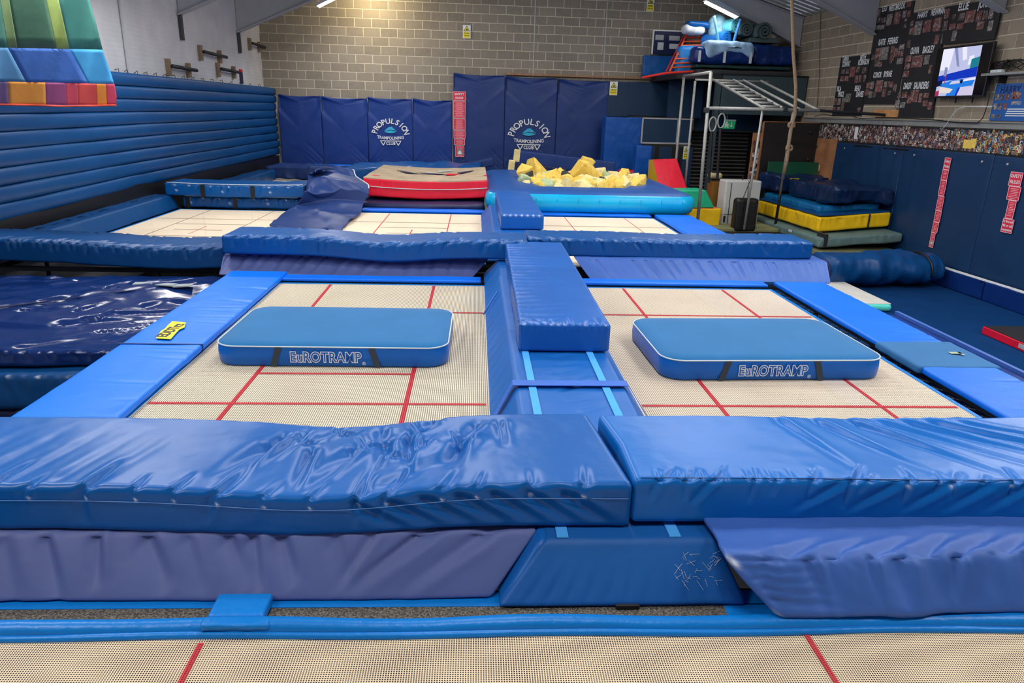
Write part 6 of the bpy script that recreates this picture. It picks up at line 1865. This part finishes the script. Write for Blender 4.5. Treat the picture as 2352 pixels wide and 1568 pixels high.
t2, sx, sy = smat('second navy cover with a yellow badge behind on the stack', M['navy_heap'], 7.9, 9.2, 16.25, 17.15, .14, .36, .0, .0, 187, lump=.08, nf=6, sc=2.0)
b = MB(); b.box((-.25, -sy/2-.06, .25), (.22, .01, .13)); b.build('badge', M['yel_vinyl'], t2)

# ================================================================= right-hand floor
M['carpet'] = mat_basic('blue_carpet', (4, 52, 102), rough=.95, var=.08, vsc=3, bump=.002, bsc=200, spec=.1)
b = MB(); b.bx(4.4, 9.38, -2, 13.25, FLOOR, FLOOR+.05); tag(b.build('sprung_floor', M['carpet'], mat=HALL), 'dark blue carpeted floor area right of the trampolines', 'carpet')
FC = FLOOR+.05
t = thing('side_pad', 'navy padded board with a pale top edge beyond the right frame pad', 'foam pad', (4.06, 4.4, FLOOR+.055))
soft('cover', M['navy'], t, .24, 4.4, 1.07, .03, .08, lump=.004)
b = MB(); b.bx(.085, .12, -2.2, 2.2, 1.07, 1.1); b.build('edge_strip', M['wedge_r'], t)
# skirting pads along the right wall with white edge
for i, (v0, v1) in enumerate(((11.0, 13.35), (8.6, 10.98), (6.2, 8.58))):
    t = thing('skirting_pad', ['navy skirting pad with white top edge behind the rolled cover', 'navy skirting pad with white top edge near the right picture edge', 'navy skirting pad with white top edge nearest the viewer'][i], 'foam pad', mat=frame(W(RIGHT_U-.16, (v0+v1)/2, FC+.003), -E2, E1, EZ), group='skirting pads along the right wall')
    sx = v1-v0
    soft('cover', M['navy'], t, sx-.01, .12, .33, .02, .05, folds=[((sx/2, -.06, .3-.06*k_), (sx/2-.4, -.06, .12-.03*k_), .012, .03) for k_ in range(4)], lump=.008, seed=190+i)
    for dy in (-.055, .0):
        b = MB(); b.bx(-sx/2, sx/2, dy, dy+.022, .325, .345); b.build('white_edge', M['white'], t)
# air track
t = thing('air_track', 'white topped inflatable tumbling track with turquoise side', 'air track', (6.3, 12.3, FC+.002), .0)
M['turq'] = vinyl('turquoise_vinyl', (92, 222, 208), rough=.35, bump=.001)
soft('body', M['turq'], t, .62, 3.4, .13, .06, .03)
soft('top_sheet', mat_basic('white_sheet', (214, 212, 206), rough=.6), t, .58, 3.34, .016, .007, .05, loc=(0, 0, .12))
# rolled cover
a = at_z(1905, 632, FC+.26); c = at_z(2160, 628, FC+.26)
d = c-a; L = np.linalg.norm(d); X = d/L; Yv = np.cross(EZ, X)
t = thing('rolled_cover', 'loosely rolled navy cover lying on the blue carpet', 'rolled mat'); t.matrix_world = frame((a+c)/2+Yv*.25, X, Yv, EZ)
n, m_ = 60, 28; V = []
for i in range(n+1):
    f = i/n
    for k_ in range(m_):
        an = 2*math.pi*k_/m_
        r = .30*(1+.05*math.sin(3*an+4*f)-.12*max(0, f-.8)*5*.5)
        V.append(((f-.5)*L, r*1.3*math.cos(an), r*math.sin(an)*(1-.1*f)))
V = np.array(V); V += np.stack([0*V[:, 0], V[:, 1], V[:, 2]], 1)*(.16*(fbm(V*np.array([1.2, 1, 1]), 3.2, 7)))[:, None]
V[:, 2] -= V[:, 2].min()
V[:, 2] = np.maximum(V[:, 2], .0)
F = [(i*m_+k_, i*m_+(k_+1) % m_, (i+1)*m_+(k_+1) % m_, (i+1)*m_+k_) for i in range(n) for k_ in range(m_)]
F.append(tuple(range(m_-1, -1, -1))); F.append(tuple(range(n*m_, (n+1)*m_)))
o = mesh_np('cover', V, F, M['pad_dull'], t); t.location.z = FC+.004
b = MB()
for k_ in range(3):
    rr = .22-.07*k_
    b.tube([(-L/2-.012, rr*1.25*math.cos(a_), .3+rr*math.sin(a_)*.85) for a_ in np.linspace(.3, 5.6, 22)], .022, 6)
b.build('spiral_end', M['navy_dark'], t, smooth=True)
b = MB(); b.tube([(L*.36, .45*math.cos(a_)*.92, .3+.3*math.sin(a_)) for a_ in np.linspace(-.3, 3.4, 16)], .02, 6); b.build('tie', M['black'], t, smooth=True)
# red and black mat
t = thing('floor_mat', 'black topped mat with red side and grey label at right edge', 'mat', (7.31+.6, 8.55, FC+.003))
b = MB(); b.bx(-.6, .6, -1.0, .95, 0, .11); b.build('red_side', M['red'], t, bevel=.01)
b = MB(); b.bx(-.59, .59, -.99, .94, .108, .118); b.build('black_top', M['black_mat'], t)
b = MB(); b.bx(-.606, -.6, -.05, .22, .03, .09); b.build('label', M['steel_paint'], t, bevel=.002)
